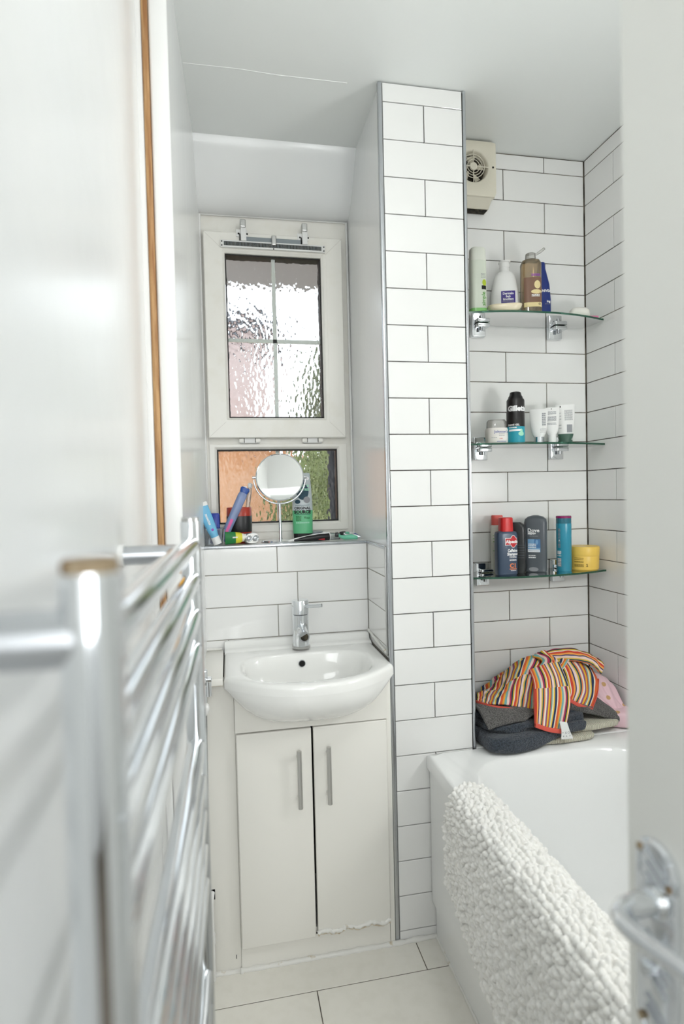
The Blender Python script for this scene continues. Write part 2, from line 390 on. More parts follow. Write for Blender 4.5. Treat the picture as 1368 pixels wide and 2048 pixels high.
for x in (.079, .294):
    h = box('hinge', (x-.033, 1.984, 1.449), (x+.033, 1.999, 1.467), 'white_plastic', win, b=.002)
    for s in (-1, 1): box('hinge_knuckle', (x+s*.028-.008, 1.981, 1.452), (x+s*.028+.008, 1.986, 1.465), 'upvc', h, b=.001)
    m_ = MB()
    for s in (-1, 1):
        m_.box((x+s*.0185-.001, 1.9835, 1.451), (x+s*.0185+.001, 1.985, 1.466)); m_.box((x+s*.028-.008, 1.9815, 1.4655), (x+s*.028+.008, 1.985, 1.4672))
    m_.out('hinge_gap', 'dust', h)
# plaster bead round the recess
m_ = MB(); m_.tube([(-.069, 1.992, 1.12), (-.066, 1.992, 2.208), (.432, 1.992, 2.212), (.434, 1.992, 1.12)], .0045, 8)
structure(m_.out('trim_13', 'paint_trim', smooth=60), 'white plaster bead round the window frame')

# ------------------------------------------------------------------ outside
o = structure(box('ground', (-8, 2.1, -.3), (9, 14, -.1), 'ground_out'))
hs = thing('neighbour_house', 'orange brick house seen blurred through the left of the obscured glass', 'house', (-2.2, 7.0, -.1))
box('brick_wall', (-5.5, 6.2, -.1), (.62, 9, 1.93), 'brick', hs)
m_ = MB(); m_.loft([[(-5.7, 6.0, 1.9), (-5.7, 9.2, 1.9), (-5.7, 7.6, 2.06)], [(.7, 6.0, 1.9), (.7, 9.2, 1.9), (.7, 7.6, 2.06)]]); m_.out('roof', 'brick', hs)
mat('render_wall', (206, 190, 188), .9, noise=(.5, (214, 206, 210), .3, .7)); mat('tree_leaf', (128, 138, 112), .9, noise=(4, (158, 164, 140), .35, .7))
hs2 = thing('rendered_house', 'pale grey rendered house standing behind the brick one outside', 'house', (-2.0, 11, -.1))
box('wall', (-6, 9.5, -.1), (.55, 13, 4.0), 'render_wall', hs2)
m_ = MB(); m_.loft([[(-6.2, 9.3, 3.95), (-6.2, 13.2, 3.95), (-6.2, 11.2, 4.7)], [(.75, 9.3, 3.95), (.75, 13.2, 3.95), (.75, 11.2, 4.7)]]); m_.out('roof', 'slate', hs2)
rng = np.random.RandomState(3)
def hedge(name, label, c, r, n, cat='hedge', leaf='hedge'):
    m2 = MB()
    for _ in range(n):
        p = Vector(rng.normal(size=3)); p.normalize(); p = Vector((c[0]+p.x*r[0], c[1]+p.y*r[1], c[2]+p.z*r[2]))
        a = Vector(rng.normal(size=3)).normalized()*.09; b = Vector(rng.normal(size=3)).normalized()*.06
        m2.add([p-a, p+b, p+a, p-b], [(0, 1, 2, 3)])
    th_ = thing(name, label, cat, (c[0], c[1], -.1))
    m2.out('foliage', leaf, th_)
    m3 = MB(); m3.tube([(c[0], c[1], -.1), (c[0]+.05, c[1], c[2]*.6), (c[0], c[1], c[2])], [.06, .05, .03], 8); m3.out('stem', 'wood', th_)
    m4 = MB(); m4.loft([ring(c[2]-r[2]*.9, r[0]*.4, r[1]*.4, cx=c[0], cy=c[1]), ring(c[2], r[0]*.93, r[1]*.93, cx=c[0], cy=c[1]), ring(c[2]+r[2]*.8, r[0]*.5, r[1]*.5, cx=c[0], cy=c[1])]); m4.out('foliage_core', leaf, th_, 60)
hedge('garden_hedge', 'green hedge seen blurred through the right of the obscured glass', (1.25, 5.6, .95), (.8, .7, 1.0), 2600)
hedge('garden_tree', 'grey green tree rising beyond the hedge outside', (2.15, 8.2, 2.2), (1.0, .8, 1.5), 2600, 'tree', 'tree_leaf')
dp = thing('drain_pipe', 'dark downpipe outside the right edge of the window', 'pipe', (.415, 2.2, -.1))
m_ = MB(); m_.tube([(.415, 2.2, -.1), (.415, 2.2, 1.9)], .032, 16); m_.out('pipe', 'slate', dp, 60)
m_ = MB(); m_.tube([(.415, 2.2, .9), (.415, 2.2, .95)], .038, 16); m_.out('collar', 'slate', dp, 60)
structure(box('eaves', (-.8, 2.09, 2.17), (1.4, 2.52, 2.25), mat('soffit', (176, 176, 182), .8)), 'dark eaves above the window outside')
# ------------------------------------------------------------------ bath
bath = thing('bathtub', 'white acrylic bathtub along the right wall', 'bathtub', (.87, .7, 0))
X0, X1, Y0, Y1 = .53, 1.2205, -.22, 1.536
hc = ((.562+1.185)/2, (1.47-.17)/2); hr = ((1.185-.562)/2, (1.47+.17)/2)
N = 96
def rect_pt(a, x0, x1, y0, y1):
    dx, dy = math.cos(a), math.sin(a); cx, cy = hc; t = 9
    if dx > 1e-9: t = min(t, (x1-cx)/dx)
    if dx < -1e-9: t = min(t, (x0-cx)/dx)
    if dy > 1e-9: t = min(t, (y1-cy)/dy)
    if dy < -1e-9: t = min(t, (y0-cy)/dy)
    return cx+dx*t, cy+dy*t
def hole(sx, sy, z, p=5):
    out_ = []
    for j in range(N):
        a = A[j]; dx, dy = math.cos(a), math.sin(a); rx, ry = hr[0]*sx, hr[1]*sy
        t = (abs(dx/rx)**p+abs(dy/ry)**p)**(-1/p); out_.append((hc[0]+dx*t, hc[1]+dy*t, z))
    return out_
# angles chosen so corners are hit exactly
corner = [math.atan2(y-hc[1], x-hc[0]) % (2*PI) for x, y in ((X0, Y0), (X1, Y0), (X1, Y1), (X0, Y1))]
A = sorted([2*PI*j/N for j in range(N-4)] + corner); A = A[:N]
R = lambda d, z: [rect_pt(a, X0+d, X1-d, Y0+d, Y1-d)+(z,) for a in A]
m_ = MB()
m_.loft([R(.012, .488), R(0, .490), R(0, .524), R(.004, .5295), R(.010, .531), hole(1, 1, .530), hole(.985, .992, .524), hole(.97, .98, .505),
         hole(.945, .955, .42), hole(.91, .905, .30), hole(.86, .85, .20), hole(.80, .80, .155), hole(.68, .72, .135), hole(.3, .3, .13), hole(.02, .02, .13)], False, True)
m_.out('tub', 'acrylic', bath, 50)
m_ = MB(); pr = [(.538, .492), (.538, .105), (.549, .082), (.549, .0), (.56, .0), (.56, .492)]
m_.loft([[(x, y, z) for x, z in pr] for y in (-.22, 1.534)]); m_.out('side_panel', 'acrylic', bath)
box('end_shelf', (.6815, 1.5365, .45), (1.2205, 1.796, .531), 'acrylic', bath, b=.004)
bead('trim_14', [(.548, -.2, .002), (.548, 1.53, .002)], .004, 'thin sealant line under the bath panel')

# ------------------------------------------------------------------ vanity, basin, tap
van = thing('vanity_unit', 'white two-door vanity cabinet under the basin', 'cabinet', (.207, 1.66, 0))
m_ = MB()
m_.box((.001, 1.538, .0), (.016, 1.785, .775)); m_.box((.397, 1.538, 0), (.413, 1.785, .775)); m_.box((.016, 1.77, 0), (.397, 1.785, .775)); m_.box((.016, 1.545, .065), (.397, 1.77, .08)); m_.box((.016, 1.540, .645), (.397, 1.548, .662))
m_.out('body', 'cabinet', van)
fx = np.linspace(.001, .4125, 41); fz = [min(.765-.093*(1-abs((x-.203)/.2265/.93)**4)+.004, .760) for x in fx]
m_ = MB(); m_.loft([[(x, y, z) for x, z in list(zip(fx, fz))+[(.4125, .6485), (.001, .6485)]] for y in (1.520, 1.537)]); m_.out('fascia', 'cabinet', van)
box('plinth', (.0015, 1.5365, .0), (.4125, 1.5375, .066), 'cabinet', van); 
def door(x0, x1, z0, z1, hx, za, zb):
    d = box('door', (x0, 1.518, z0), (x1, 1.5365, z1), 'cabinet', van, b=.003)
    m2 = MB(); m2.tube([(hx, 1.492, za), (hx+.0005, 1.492, zb)], .0062, 14); h = m2.out('handle', 'steel_satin', d, 40)
    for z in (za-.022, zb+.022):
        m3 = MB(); m3.tube([(hx, 1.519, z), (hx, 1.492, z)], .0042, 10); m3.out('handle_post', 'steel_satin', d, 40)
    return d
door(.003, .2012, .071, .6445, .1645, .596, .443)
d2 = door(.2065, .4105, .079, .6455, .2435, .5985, .445)
m_ = MB(); P = []
for i in range(40):
    x = .207+i*.2025/39; P.append((x, 1.5185+random.uniform(-.001, .001), .083+.004*math.sin(i*.5)+random.uniform(-.002, .002)))
m_.tube(P, [.0035+random.uniform(0, .0045) for _ in P], 8); m_.out('swollen_edge', 'silicone', d2, 60)
m_ = MB(); P = [(x, y+.001, z-.008) for x, y, z in P]; m_.tube(P, [.0012+random.uniform(0, .002) for _ in P], 6); m_.out('bare_edge', 'cabinet_raw', d2, 60)
box('end_filler', (.4135, 1.534, 0), (.4275, 1.55, .79), 'cabinet', van, b=.002)
# black sheet inside the carcass, painting the shade seen between the doors
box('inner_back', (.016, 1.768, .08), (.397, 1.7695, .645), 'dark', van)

fil = thing('filler_panel', 'tall white filler panel between vanity and towel rail', 'panel', (-.04, 1.57, 0))
box('board', (-.0765, 1.5385, 0), (.0006, 1.575, .784), 'cabinet', fil, b=.001)
m_ = MB(); m_.box((-.0765, 1.5375, .222), (-.064, 1.539, .232)); m_.box((-.068, 1.5375, .205), (-.063, 1.539, .232)); m_.box((-.0765, 1.5375, .182), (-.068, 1.539, .189)); m_.out('pipe_notch', 'dark', fil)
m_ = MB(); m_.box((-.013, 1.5373, .035), (-.0115, 1.5387, .045)); m_.out('scuff', 'dark', fil)
box('side_worktop', (-.081, 1.500, .784), (-.026, 1.79, .802), 'cabinet', fil, b=.002)
box('worktop_underside', (-.081, 1.504, .7825), (-.027, 1.56, .7845), 'cabinet_raw', fil)
pp = thing('water_pipe', 'slim white water pipe standing at the foot of the filler panel', 'pipe', (-.073, 1.53, 0))
m_ = MB(); m_.tube([(-.073, 1.522, 0), (-.073, 1.522, .205), (-.071, 1.53, .222), (-.07, 1.537, .224)], .0065, 12); m_.out('pipe', 'white_plastic', pp, 60)
m_ = MB(); m_.tube([(-.073, 1.522, .10), (-.073, 1.522, .125)], .0085, 12); m_.out('pipe_joint', 'white_plastic', pp, 60)
# hand spray with black hose beside the worktop
sp = thing('hand_spray', 'small chrome hand spray with black hose hooked beside the side worktop', 'hand spray', (-.07, 1.46, .55))
m_ = MB(); m_.box((-.080, 1.45, .800), (-.062, 1.465, .842), .004); m_.out('bracket', 'chrome', sp, 40)
m_ = MB(); m_.box((-.078, 1.447, .812), (-.052, 1.467, .822), .002); m_.out('clip', 'chrome', sp, 40)
m_ = MB(); m_.tube([(-.060, 1.456, .812), (-.060, 1.456, .776)], .007, 12); m_.out('nozzle', 'chrome', sp, 40)
m_ = MB(); m_.revolve([(.003, .012), (.0095, .006), (.011, 0), (.0095, -.012), (.004, -.020)], (-.070, 1.456, .748), 'Z', 16); m_.out('white_knob', 'white_plastic', sp, 60)
m_ = MB(); m_.tube([(-.070, 1.456, .81), (-.070, 1.456, .76)], .006, 12); m_.out('body', 'chrome', sp, 60)
m_ = MB(); m_.tube([(-.070, 1.456, .73), (-.071, 1.457, .66), (-.072, 1.457, .56), (-.076, 1.456, .45), (-.078, 1.455, .3)], .0042, 10); m_.out('hose', 'rubber', sp, 60)

bas = thing('basin', 'white ceramic bow-front basin set into the vanity top', 'basin', (.203, 1.65, .78))
xc, hw, yB, yS = .203, .2265, 1.792, 1.505
def front(s): return yS-.118*(1-abs(s)**2.3)
poly = [(xc-hw, yB), (xc-hw, 1.66), (xc-hw, yS+.03)]
S = [math.sin(PI/2*t) for t in np.linspace(-1, 1, 121)]
poly += [(xc+hw*s, front(s)) for s in S]+[(xc+hw, yS+.03), (xc+hw, 1.66), (xc+hw, yB)]
bc = (xc, 1.585)
def ray_poly(a):
    dx, dy = math.cos(a), math.sin(a); best = None
    for (xa, ya), (xb, yb_) in zip(poly, poly[1:]+poly[:1]):
        ex, ey = xb-xa, yb_-ya; den = dx*ey-dy*ex
        if abs(den) < 1e-12: continue
        t = ((xa-bc[0])*ey-(ya-bc[1])*ex)/den; u = ((xa-bc[0])*dy-(ya-bc[1])*dx)/den
        if t > 0 and -1e-6 <= u <= 1+1e-6: best = t if best is None else min(best, t)
    return best
NB = 400; AB = sorted([2*PI*j/NB for j in range(NB-2)]+[math.atan2(yB-bc[1], hw) % (2*PI), math.atan2(yB-bc[1], -hw) % (2*PI)])
OUT = [ray_poly(a) for a in AB]
def outer(d, z): return [(bc[0]+math.cos(a)*(r-d), bc[1]+math.sin(a)*(r-d), z) for a, r in zip(AB, OUT)]
def bowl(k, z, dy=0):
    o_ = []
    for a in AB:
        dx, dy_ = math.cos(a), math.sin(a); rx = .178; ry = .098 if dy_ > 0 else .160; p = 3.4 if dy_ > 0 else 2.5
        t = (abs(dx/rx)**p+abs(dy_/ry)**p)**(-1/p)*k; o_.append((bc[0]+dx*t, bc[1]+dy_*t+dy, z))
    return o_
m_ = MB()
rings = [outer(0, .776), outer(0, .793), outer(.002, .7985), outer(.006, .802), outer(.014, .8035), bowl(1.07, .8032), bowl(1.05, .8028), bowl(1.03, .8020), bowl(1.015, .8008), bowl(1.0, .7988), bowl(.99, .7962), bowl(.98, .793),
         bowl(.955, .785), bowl(.92, .755), bowl(.85, .722), bowl(.70, .700), bowl(.45, .690), bowl(.12, .686)]
m_.loft(rings, False, True)
# apron: from the rim down and back to the cabinet
cols = []
for s in [-1]+S[1:-1]+[1]:
    yf = front(s) if abs(s) < 1 else yS+.0; zb = .765-.093*(1-abs(s)**4)
    col = []
    for t in np.linspace(0, 1, 12):
        y = yf+(1.535-yf)*(1-math.cos(t*PI/2)); z = .776+(zb-.776)*math.sin(t*PI/2); col.append((xc+hw*s*(1-.07*t**1.5), y, z))
    cols.append(col)
m_.loft(cols, False, False, closed=False)
for sx in (-1, 1):
    x = xc+sx*hw; m_.add([(x, yS, .776), (x, yB, .776), (x-sx*.015, yB, .755), (x-sx*.015, 1.535, .755)], [(0, 1, 2, 3)])
m_.out('bowl', 'ceramic', bas, 60)
# upstand and soap ledge at the back
m_ = MB(); prf = [(1.793, .80), (1.793, .826), (1.790, .829), (1.784, .829), (1.779, .824), (1.774, .813), (1.766, .810), (1.752, .8095), (1.744, .805), (1.74, .80)]
m_.loft([[(x, y if abs(x-xc) < hw-.01 else min(y, 1.793), z if i not in (0, 7) else z-.003) for y, z in prf] for i, x in enumerate([xc-hw+.001, xc-hw+.012, xc-.12, xc-.05, xc+.05, xc+.12, xc+hw-.012, xc+hw-.001])])
m_.out('upstand', 'ceramic', bas, 50)
m_ = MB(); m_.revolve([(.0105, -.003), (.0105, .004)], (.2, 1.677, .774), 'Y', 20); m_.out('overflow_rim', 'chrome_soft', bas, 40)
m_ = MB(); m_.revolve([(.0085, -.0045), (.0085, -.001)], (.2, 1.677, .774), 'Y', 20); m_.out('overflow_hole', 'dark', bas)
m_ = MB(); m_.revolve([(.022, 0), (.021, .003), (.012, .004)], (xc, 1.575, .688), 'Z', 24); m_.out('waste', 'chrome', bas, 40)

tap = thing('mixer_tap', 'chrome single-lever mixer tap on the basin', 'tap', (.205, 1.728, .8085))
m_ = MB(); m_.revolve([(.0275, 0), (.0275, .006), (.026, .007)], (.205, 1.728, .8085), 'Z', 32); m_.out('base_ring', 'aluminium', tap, 40)
m_ = MB(); m_.revolve([(.0245, .006), (.0245, .10), (.0235, .101)], (.205, 1.728, .8085), 'Z', 32); m_.out('body', 'chrome', tap, 40)
m_ = MB(); m_.revolve([(.0235, .102), (.0255, .103), (.0255, .142), (.0245, .144), (.0, .1445)], (.205, 1.728, .8085), 'Z', 32); m_.out('cap', 'chrome', tap, 40)
m_ = MB(); m_.tube([(.215, 1.712, .936), (.232, 1.688, .939), (.262, 1.668, .943)], [.0065, .0055, .0055], 14); m_.out('lever', 'chrome', tap, 40)
m_ = MB(); m_.tube([(.205, 1.72, .872), (.2045, 1.68, .868), (.204, 1.642, .862)], [.015, .0145, .014], 20); spt = m_.out('spout', 'chrome', tap, 40)
m_ = MB(); m_.tube([(.204, 1.648, .862), (.2045, 1.6365, .861)], .0152, 20); m_.out('aerator', 'chrome_soft', spt, 40)
m_ = MB(); m_.tube([(.2045, 1.6368, .861), (.2045, 1.636, .861)], .0115, 20); m_.out('aerator_mesh', 'dust', spt)

# ------------------------------------------------------------------ towel rail
rad = thing('towel_rail', 'chrome ladder towel radiator on the left wall', 'radiator', (-.058, .56, .08))
nearP, farP = Vector((-.0625, .28, 0)), Vector((-.0535, .845, 0))
for p in (nearP, farP):
    m_ = MB()
    sec = [(.0142*math.cos(a), .0142*math.sin(a)) for a in [2*PI*j/20 for j in range(20)]]
    m_.loft([[(p.x+x, p.y+y, z) for x, y in sec] for z in (.08, 1.233)]); post = m_.out('post', 'chrome', rad, 40)
    m_ = MB(); m_.revolve([(.0125, 0), (.0125, .005), (.0115, .006), (.0, .006)], (p.x, p.y, 1.233), 'Z', 20); m_.out('end_cap', 'rust' if p is nearP else 'aluminium', post, 40)
railZ = [1.200, 1.150, 1.100, 1.052, .914, .865, .814, .765, .716, .58, .53, .48, .43, .30, .25, .20, .15]
d = (farP-nearP)
for z in railZ:
    a = nearP-d*.005; b = farP+d*.005
    m_ = MB(); P = [a+d*1.01*t+Vector((.0, 0, z)) for t in np.linspace(0, 1, 9)]
    m_.tube(P, .0125, 18); m_.out('rail', 'chrome', rad, 40)
for p, z in ((nearP, 1.203), (farP, 1.188), (nearP, .25), (farP, .25)):
    m_ = MB(); m_.tube([(p.x-.005, p.y, z), (-.151, p.y, z)], .0135, 18); br = m_.out('wall_bracket', 'chrome_soft', rad, 40)
    m_ = MB(); m_.tube([(-.143, p.y, z), (-.1505, p.y, z)], .016, 18); m_.out('bracket_rose', 'white_plastic' if p is farP and z > 1 else 'chrome_soft', br, 40)
m_ = MB(); m_.tube([(farP.x-.018, farP.y+.005, 1.168), (farP.x-.018, farP.y+.03, 1.168)], .010, 12); m_.out('air_valve', 'brass', rad, 40)
for p in (nearP, farP):
    m_ = MB(); m_.tube([(p.x, p.y, .082), (p.x, p.y, .0)], .008, 12); m_.out('feed_pipe', 'chrome_soft', rad, 40)

# ------------------------------------------------------------------ door
dr = thing('door_1', None, None); structure(dr, 'white painted door standing open with chrome lever handle')
box('leaf', (.33, -.24, .012), (.37, .435, 2.03), 'door_paint', dr, b=.003)
def plate_ring(x, d):
    y0, y1, z0, z1 = .373+d, .4195-d, .812+d, .983-d; r = .022-d; P = []
    for (cy, cz, a0) in ((y1-r, z1-r, 0), (y0+r, z1-r, PI/2), (y0+r, z0+r, PI), (y1-r, z0+r, 3*PI/2)):
        for i in range(9): P.append((x, cy+r*math.cos(a0+PI/2*i/8), cz+r*math.sin(a0+PI/2*i/8)))
    return P
m_ = MB(); m_.loft([plate_ring(.3302, 0), plate_ring(.3262, 0), plate_ring(.3245, .002), plate_ring(.3245, .0055), plate_ring(.3262, .0075)]); pl = m_.out('handle_plate', 'chrome', dr, 40)
m_ = MB()
for z in (.965, .955, .945, .898, .888, .878, .868, .845, .835):
    m_.tube([(.3256, .386, z-.006), (.3256, .408, z+.006)], .0018, 8)
m_.out('plate_ridges', 'chrome_soft', pl, 40)
for y, z in ((.412, .971), (.380, .955), (.412, .828), (.380, .822)):
    m_ = MB(); m_.revolve([(.0032, .0), (.0032, -.0012), (.002, -.002)], (.3247, y, z), 'X', 12); m_.out('screw', 'rust', pl, 40)
m_ = MB(); m_.tube([(.326, .394, .938), (.318, .394, .938)], [.0145, .0125], 20); m_.tube([(.32, .394, .938), (.30, .394, .936)], [.0095, .0085], 18)
lv = m_.out('lever_boss', 'chrome', dr, 40)
P = [(.305, .394, .936), (.296, .393, .936), (.2895, .389, .935), (.287, .381, .934), (.287, .37, .9345), (.288, .35, .938), (.289, .325, .944), (.290, .30, .946), (.292, .278, .943), (.296, .268, .938)]
m_ = MB(); m_.tube(P, [.0085, .0085, .0082, .0078, .0072, .0068, .0066, .0066, .0068, .005], 16); m_.out('lever', 'chrome', dr, 50)
m_ = MB(); m_.tube([(.326, .397, .882), (.314, .397, .882)], [.0062, .0055], 14); m_.out('thumb_turn', 'chrome', dr, 40)

# ------------------------------------------------------------------ added lamps, out of view, to fill the light
lp = thing('ceiling_lamp', 'round opal globe pendant lamp on the bathroom ceiling', 'lamp', (.5, .48, 2.383))
m_ = MB(); m_.revolve([(.055, 0), (.055, -.02), (.045, -.03)], (.5, .48, 2.383), 'Z', 32); m_.out('ceiling_rose', 'white_plastic', lp, 40)
m_ = MB(); m_.tube([(.5, .48, 2.36), (.5, .48, 2.155)], .006, 10); m_.out('rod', 'white_plastic', lp, 60)
em = bpy.data.materials.new('lamp_opal'); em.use_nodes = True; nt = em.node_tree; nt.nodes.clear(); e_ = nt.nodes.new('ShaderNodeEmission'); e_.inputs[0].default_value = (.985, 1, .99, 1); e_.inputs[1].default_value = LAMP_R
o_ = nt.nodes.new('ShaderNodeOutputMaterial'); nt.links.new(e_.outputs[0], o_.inputs[0]); MATS['lamp_opal'] = em
m_ = MB(); m_.revolve([(.08*math.sin(a)+.0005, -.30-.08*math.cos(a)) for a in np.linspace(PI, 0, 17)], (.5, .48, 2.383), 'Z', 32); m_.out('globe', 'lamp_opal', lp, 60)
lp = thing('wall_lamp', 'round opal wall lamp on the tiled wall above the bath', 'lamp', (1.21, .80, 1.30))  # second added lamp, lifts the light in the alcove and bath
m_ = MB(); m_.revolve([(.04, 0), (.04, -.02), (.02, -.03), (.02, -.05)], (1.219, .80, 1.30), 'X', 32); m_.out('wall_rose', 'white_plastic', lp, 40)
em2 = em.copy(); em2.name = 'wall_lamp_opal'; [n for n in em2.node_tree.nodes if n.type == 'EMISSION'][0].inputs[1].default_value = WALL_R; MATS['wall_lamp_opal'] = em2
m_ = MB(); m_.revolve([(.088*math.sin(a)+.0005, -.088*math.cos(a)) for a in np.linspace(PI, 0, 17)], (1.125, .80, 1.30), 'Z', 32); m_.out('globe', 'wall_lamp_opal', lp, 60)

# ------------------------------------------------------------------ extractor fan
fan = thing('extractor_fan', 'cream plastic extractor fan high on the tiled wall beside the pillar', 'fan', (.79, 1.79, 2.19))
cx, cz = .79, 2.293
x0, x1, z0, z1, yf = .712, .868, 2.200, 2.3745, 1.728
nf = 48; AF = [2*PI*j/nf+PI/4 for j in range(nf)]
def sq(a, x0, x1, z0, z1):
    dx, dz = math.cos(a), math.sin(a); t = 9
    t = min(t, ((x1 if dx > 0 else x0)-cx)/dx if abs(dx) > 1e-9 else 9, ((z1 if dz > 0 else z0)-cz)/dz if abs(dz) > 1e-9 else 9)
    return cx+dx*t, cz+dz*t
def fr_(y, ins): return [(lambda q: (q[0], y, q[1]))(sq(a, x0+ins, x1-ins, z0+ins, z1-ins)) for a in AF]
def fc_(y, r): return [(cx+r*math.cos(a), y, cz+r*math.sin(a)) for a in AF]
m_ = MB(); m_.loft([fr_(1.79, .004), fr_(1.735, 0), fr_(1.7295, .002), fr_(yf, .006), fc_(yf, .053), fc_(yf+.002, .050), fc_(yf+.006, .0475), fc_(yf+.03, .0465)], False, False)
m_.out('housing', 'fan_plastic', fan, 35)
m_ = MB(); m_.loft([[(x, y, z) for x in (x0+.004,) for y, z in ((1.732, 2.2025), (1.762, 2.178), (1.79, 2.178), (1.79, 2.2025))], [(x, y, z) for x in (x1-.014,) for y, z in ((1.732, 2.2025), (1.762, 2.178), (1.79, 2.178), (1.79, 2.2025))]]); m_.out('lower_cowl', 'fan_plastic', fan)
box('outlet_slot', (x0+.006, 1.765, 2.1745), (x1-.018, 1.79, 2.1785), 'dust', fan)
m_ = MB(); m_.revolve([(.0465, 0), (.0465, .002)], (cx, yf+.03, cz), 'Y', 32); m_.out('fan_back', 'dust', fan)
for k in range(5):
    a = 2*PI*k/5+.3; m_ = MB(); ra, rb = .012, .043
    v = [(cx+r*math.cos(a+q), yf+.018+dy, cz+r*math.sin(a+q)) for r in (ra, rb) for q, dy in ((-.32, 0), (.32, .010))]
    m_.add(v, [(0, 1, 3, 2)]); m_.out('blade', 'fan_plastic', fan)
for r in (.0205, .0285, .0365):
    m_ = MB(); m_.tube([(cx+r*math.cos(a), yf+.0015, cz+r*math.sin(a)) for a in [2*PI*j/40 for j in range(41)]], .00115, 6); m_.out('grille_ring', 'fan_plastic', fan, 60)
for k in range(4):
    a = PI/2*k; m_ = MB(); m_.tube([(cx+.01*math.cos(a), yf+.0015, cz+.01*math.sin(a)), (cx+.051*math.cos(a), yf+.0015, cz+.051*math.sin(a))], .0014, 6); m_.out('grille_spoke', 'fan_plastic', fan, 60)
m_ = MB(); m_.revolve([(.0125, .004), (.0125, 0), (.011, -.0015), (0, -.0018)], (cx, yf+.001, cz), 'Y', 24); m_.out('hub', 'fan_plastic', fan, 40)
m_ = MB(); m_.revolve([(.0032, .0), (.0032, -.0012)], (.855, yf, 2.293), 'Y', 12); m_.out('screw', 'dust', fan)

# ------------------------------------------------------------------ glass shelves
def glass_shelf(z, label):
    t = thing('glass_shelf', label, 'shelf', (.95, 1.74, z), group=None)
    xa, xb, yb_, ye, ym = .688, 1.2145, 1.786, 1.690, 1.640
    P = [(xa, yb_)]
    n = 40
    for i in range(n+1):
        s = -1+2*i/n; x = xa+(xb-xa)*(s+1)/2; y = ye+(ym-ye)*(1-abs(s)**2.2)
        P.append((x, y))
    P[-1] = (xb-.002, ye-.004); P.append((xb, ye+.008)); P.append((xb, ye+.022)); P.append((xb-.012, yb_))
    th = .006
    nP = len(P)
    me_v = [(x, y, z) for x, y in P]+[(x, y, z-th) for x, y in P]
    finish('glass', me_v, [tuple(range(nP)), tuple(range(2*nP-1, nP-1, -1))], 'shelf_glass', t)
    me_f = [(i, (i+1) % nP, nP+(i+1) % nP, nP+i) for i in range(nP)]
    finish('polished_edge', me_v, me_f, 'shelf_edge', t, 60)
    for x in (.822, 1.098):
        b = box('bracket', (x-.026, 1.776, z-.046), (x+.022, 1.795, z+.030), 'chrome', t, b=.003)
        box('jaw', (x-.018, 1.750, z-.020), (x+.026, 1.778, z-th-.001), 'chrome', b, b=.003)
        box('jaw', (x-.018, 1.750, z+.001), (x+.026, 1.778, z+.012), 'chrome', b, b=.003)
        m2 = MB(); m2.tube([(x, 1.764, z-.016), (x, 1.764, z-.030)], .006, 12); m2.out('grub_screw', 'chrome_soft', b, 40)
    return t
SH1, SH2, SH3 = 1.8185, 1.4155, 1.001
glass_shelf(SH1, 'top glass shelf in the tiled alcove, below the fan')
glass_shelf(SH2, 'middle glass shelf in the tiled alcove, holding the shave gel')
glass_shelf(SH3, 'lowest glass shelf in the tiled alcove, above the towels')
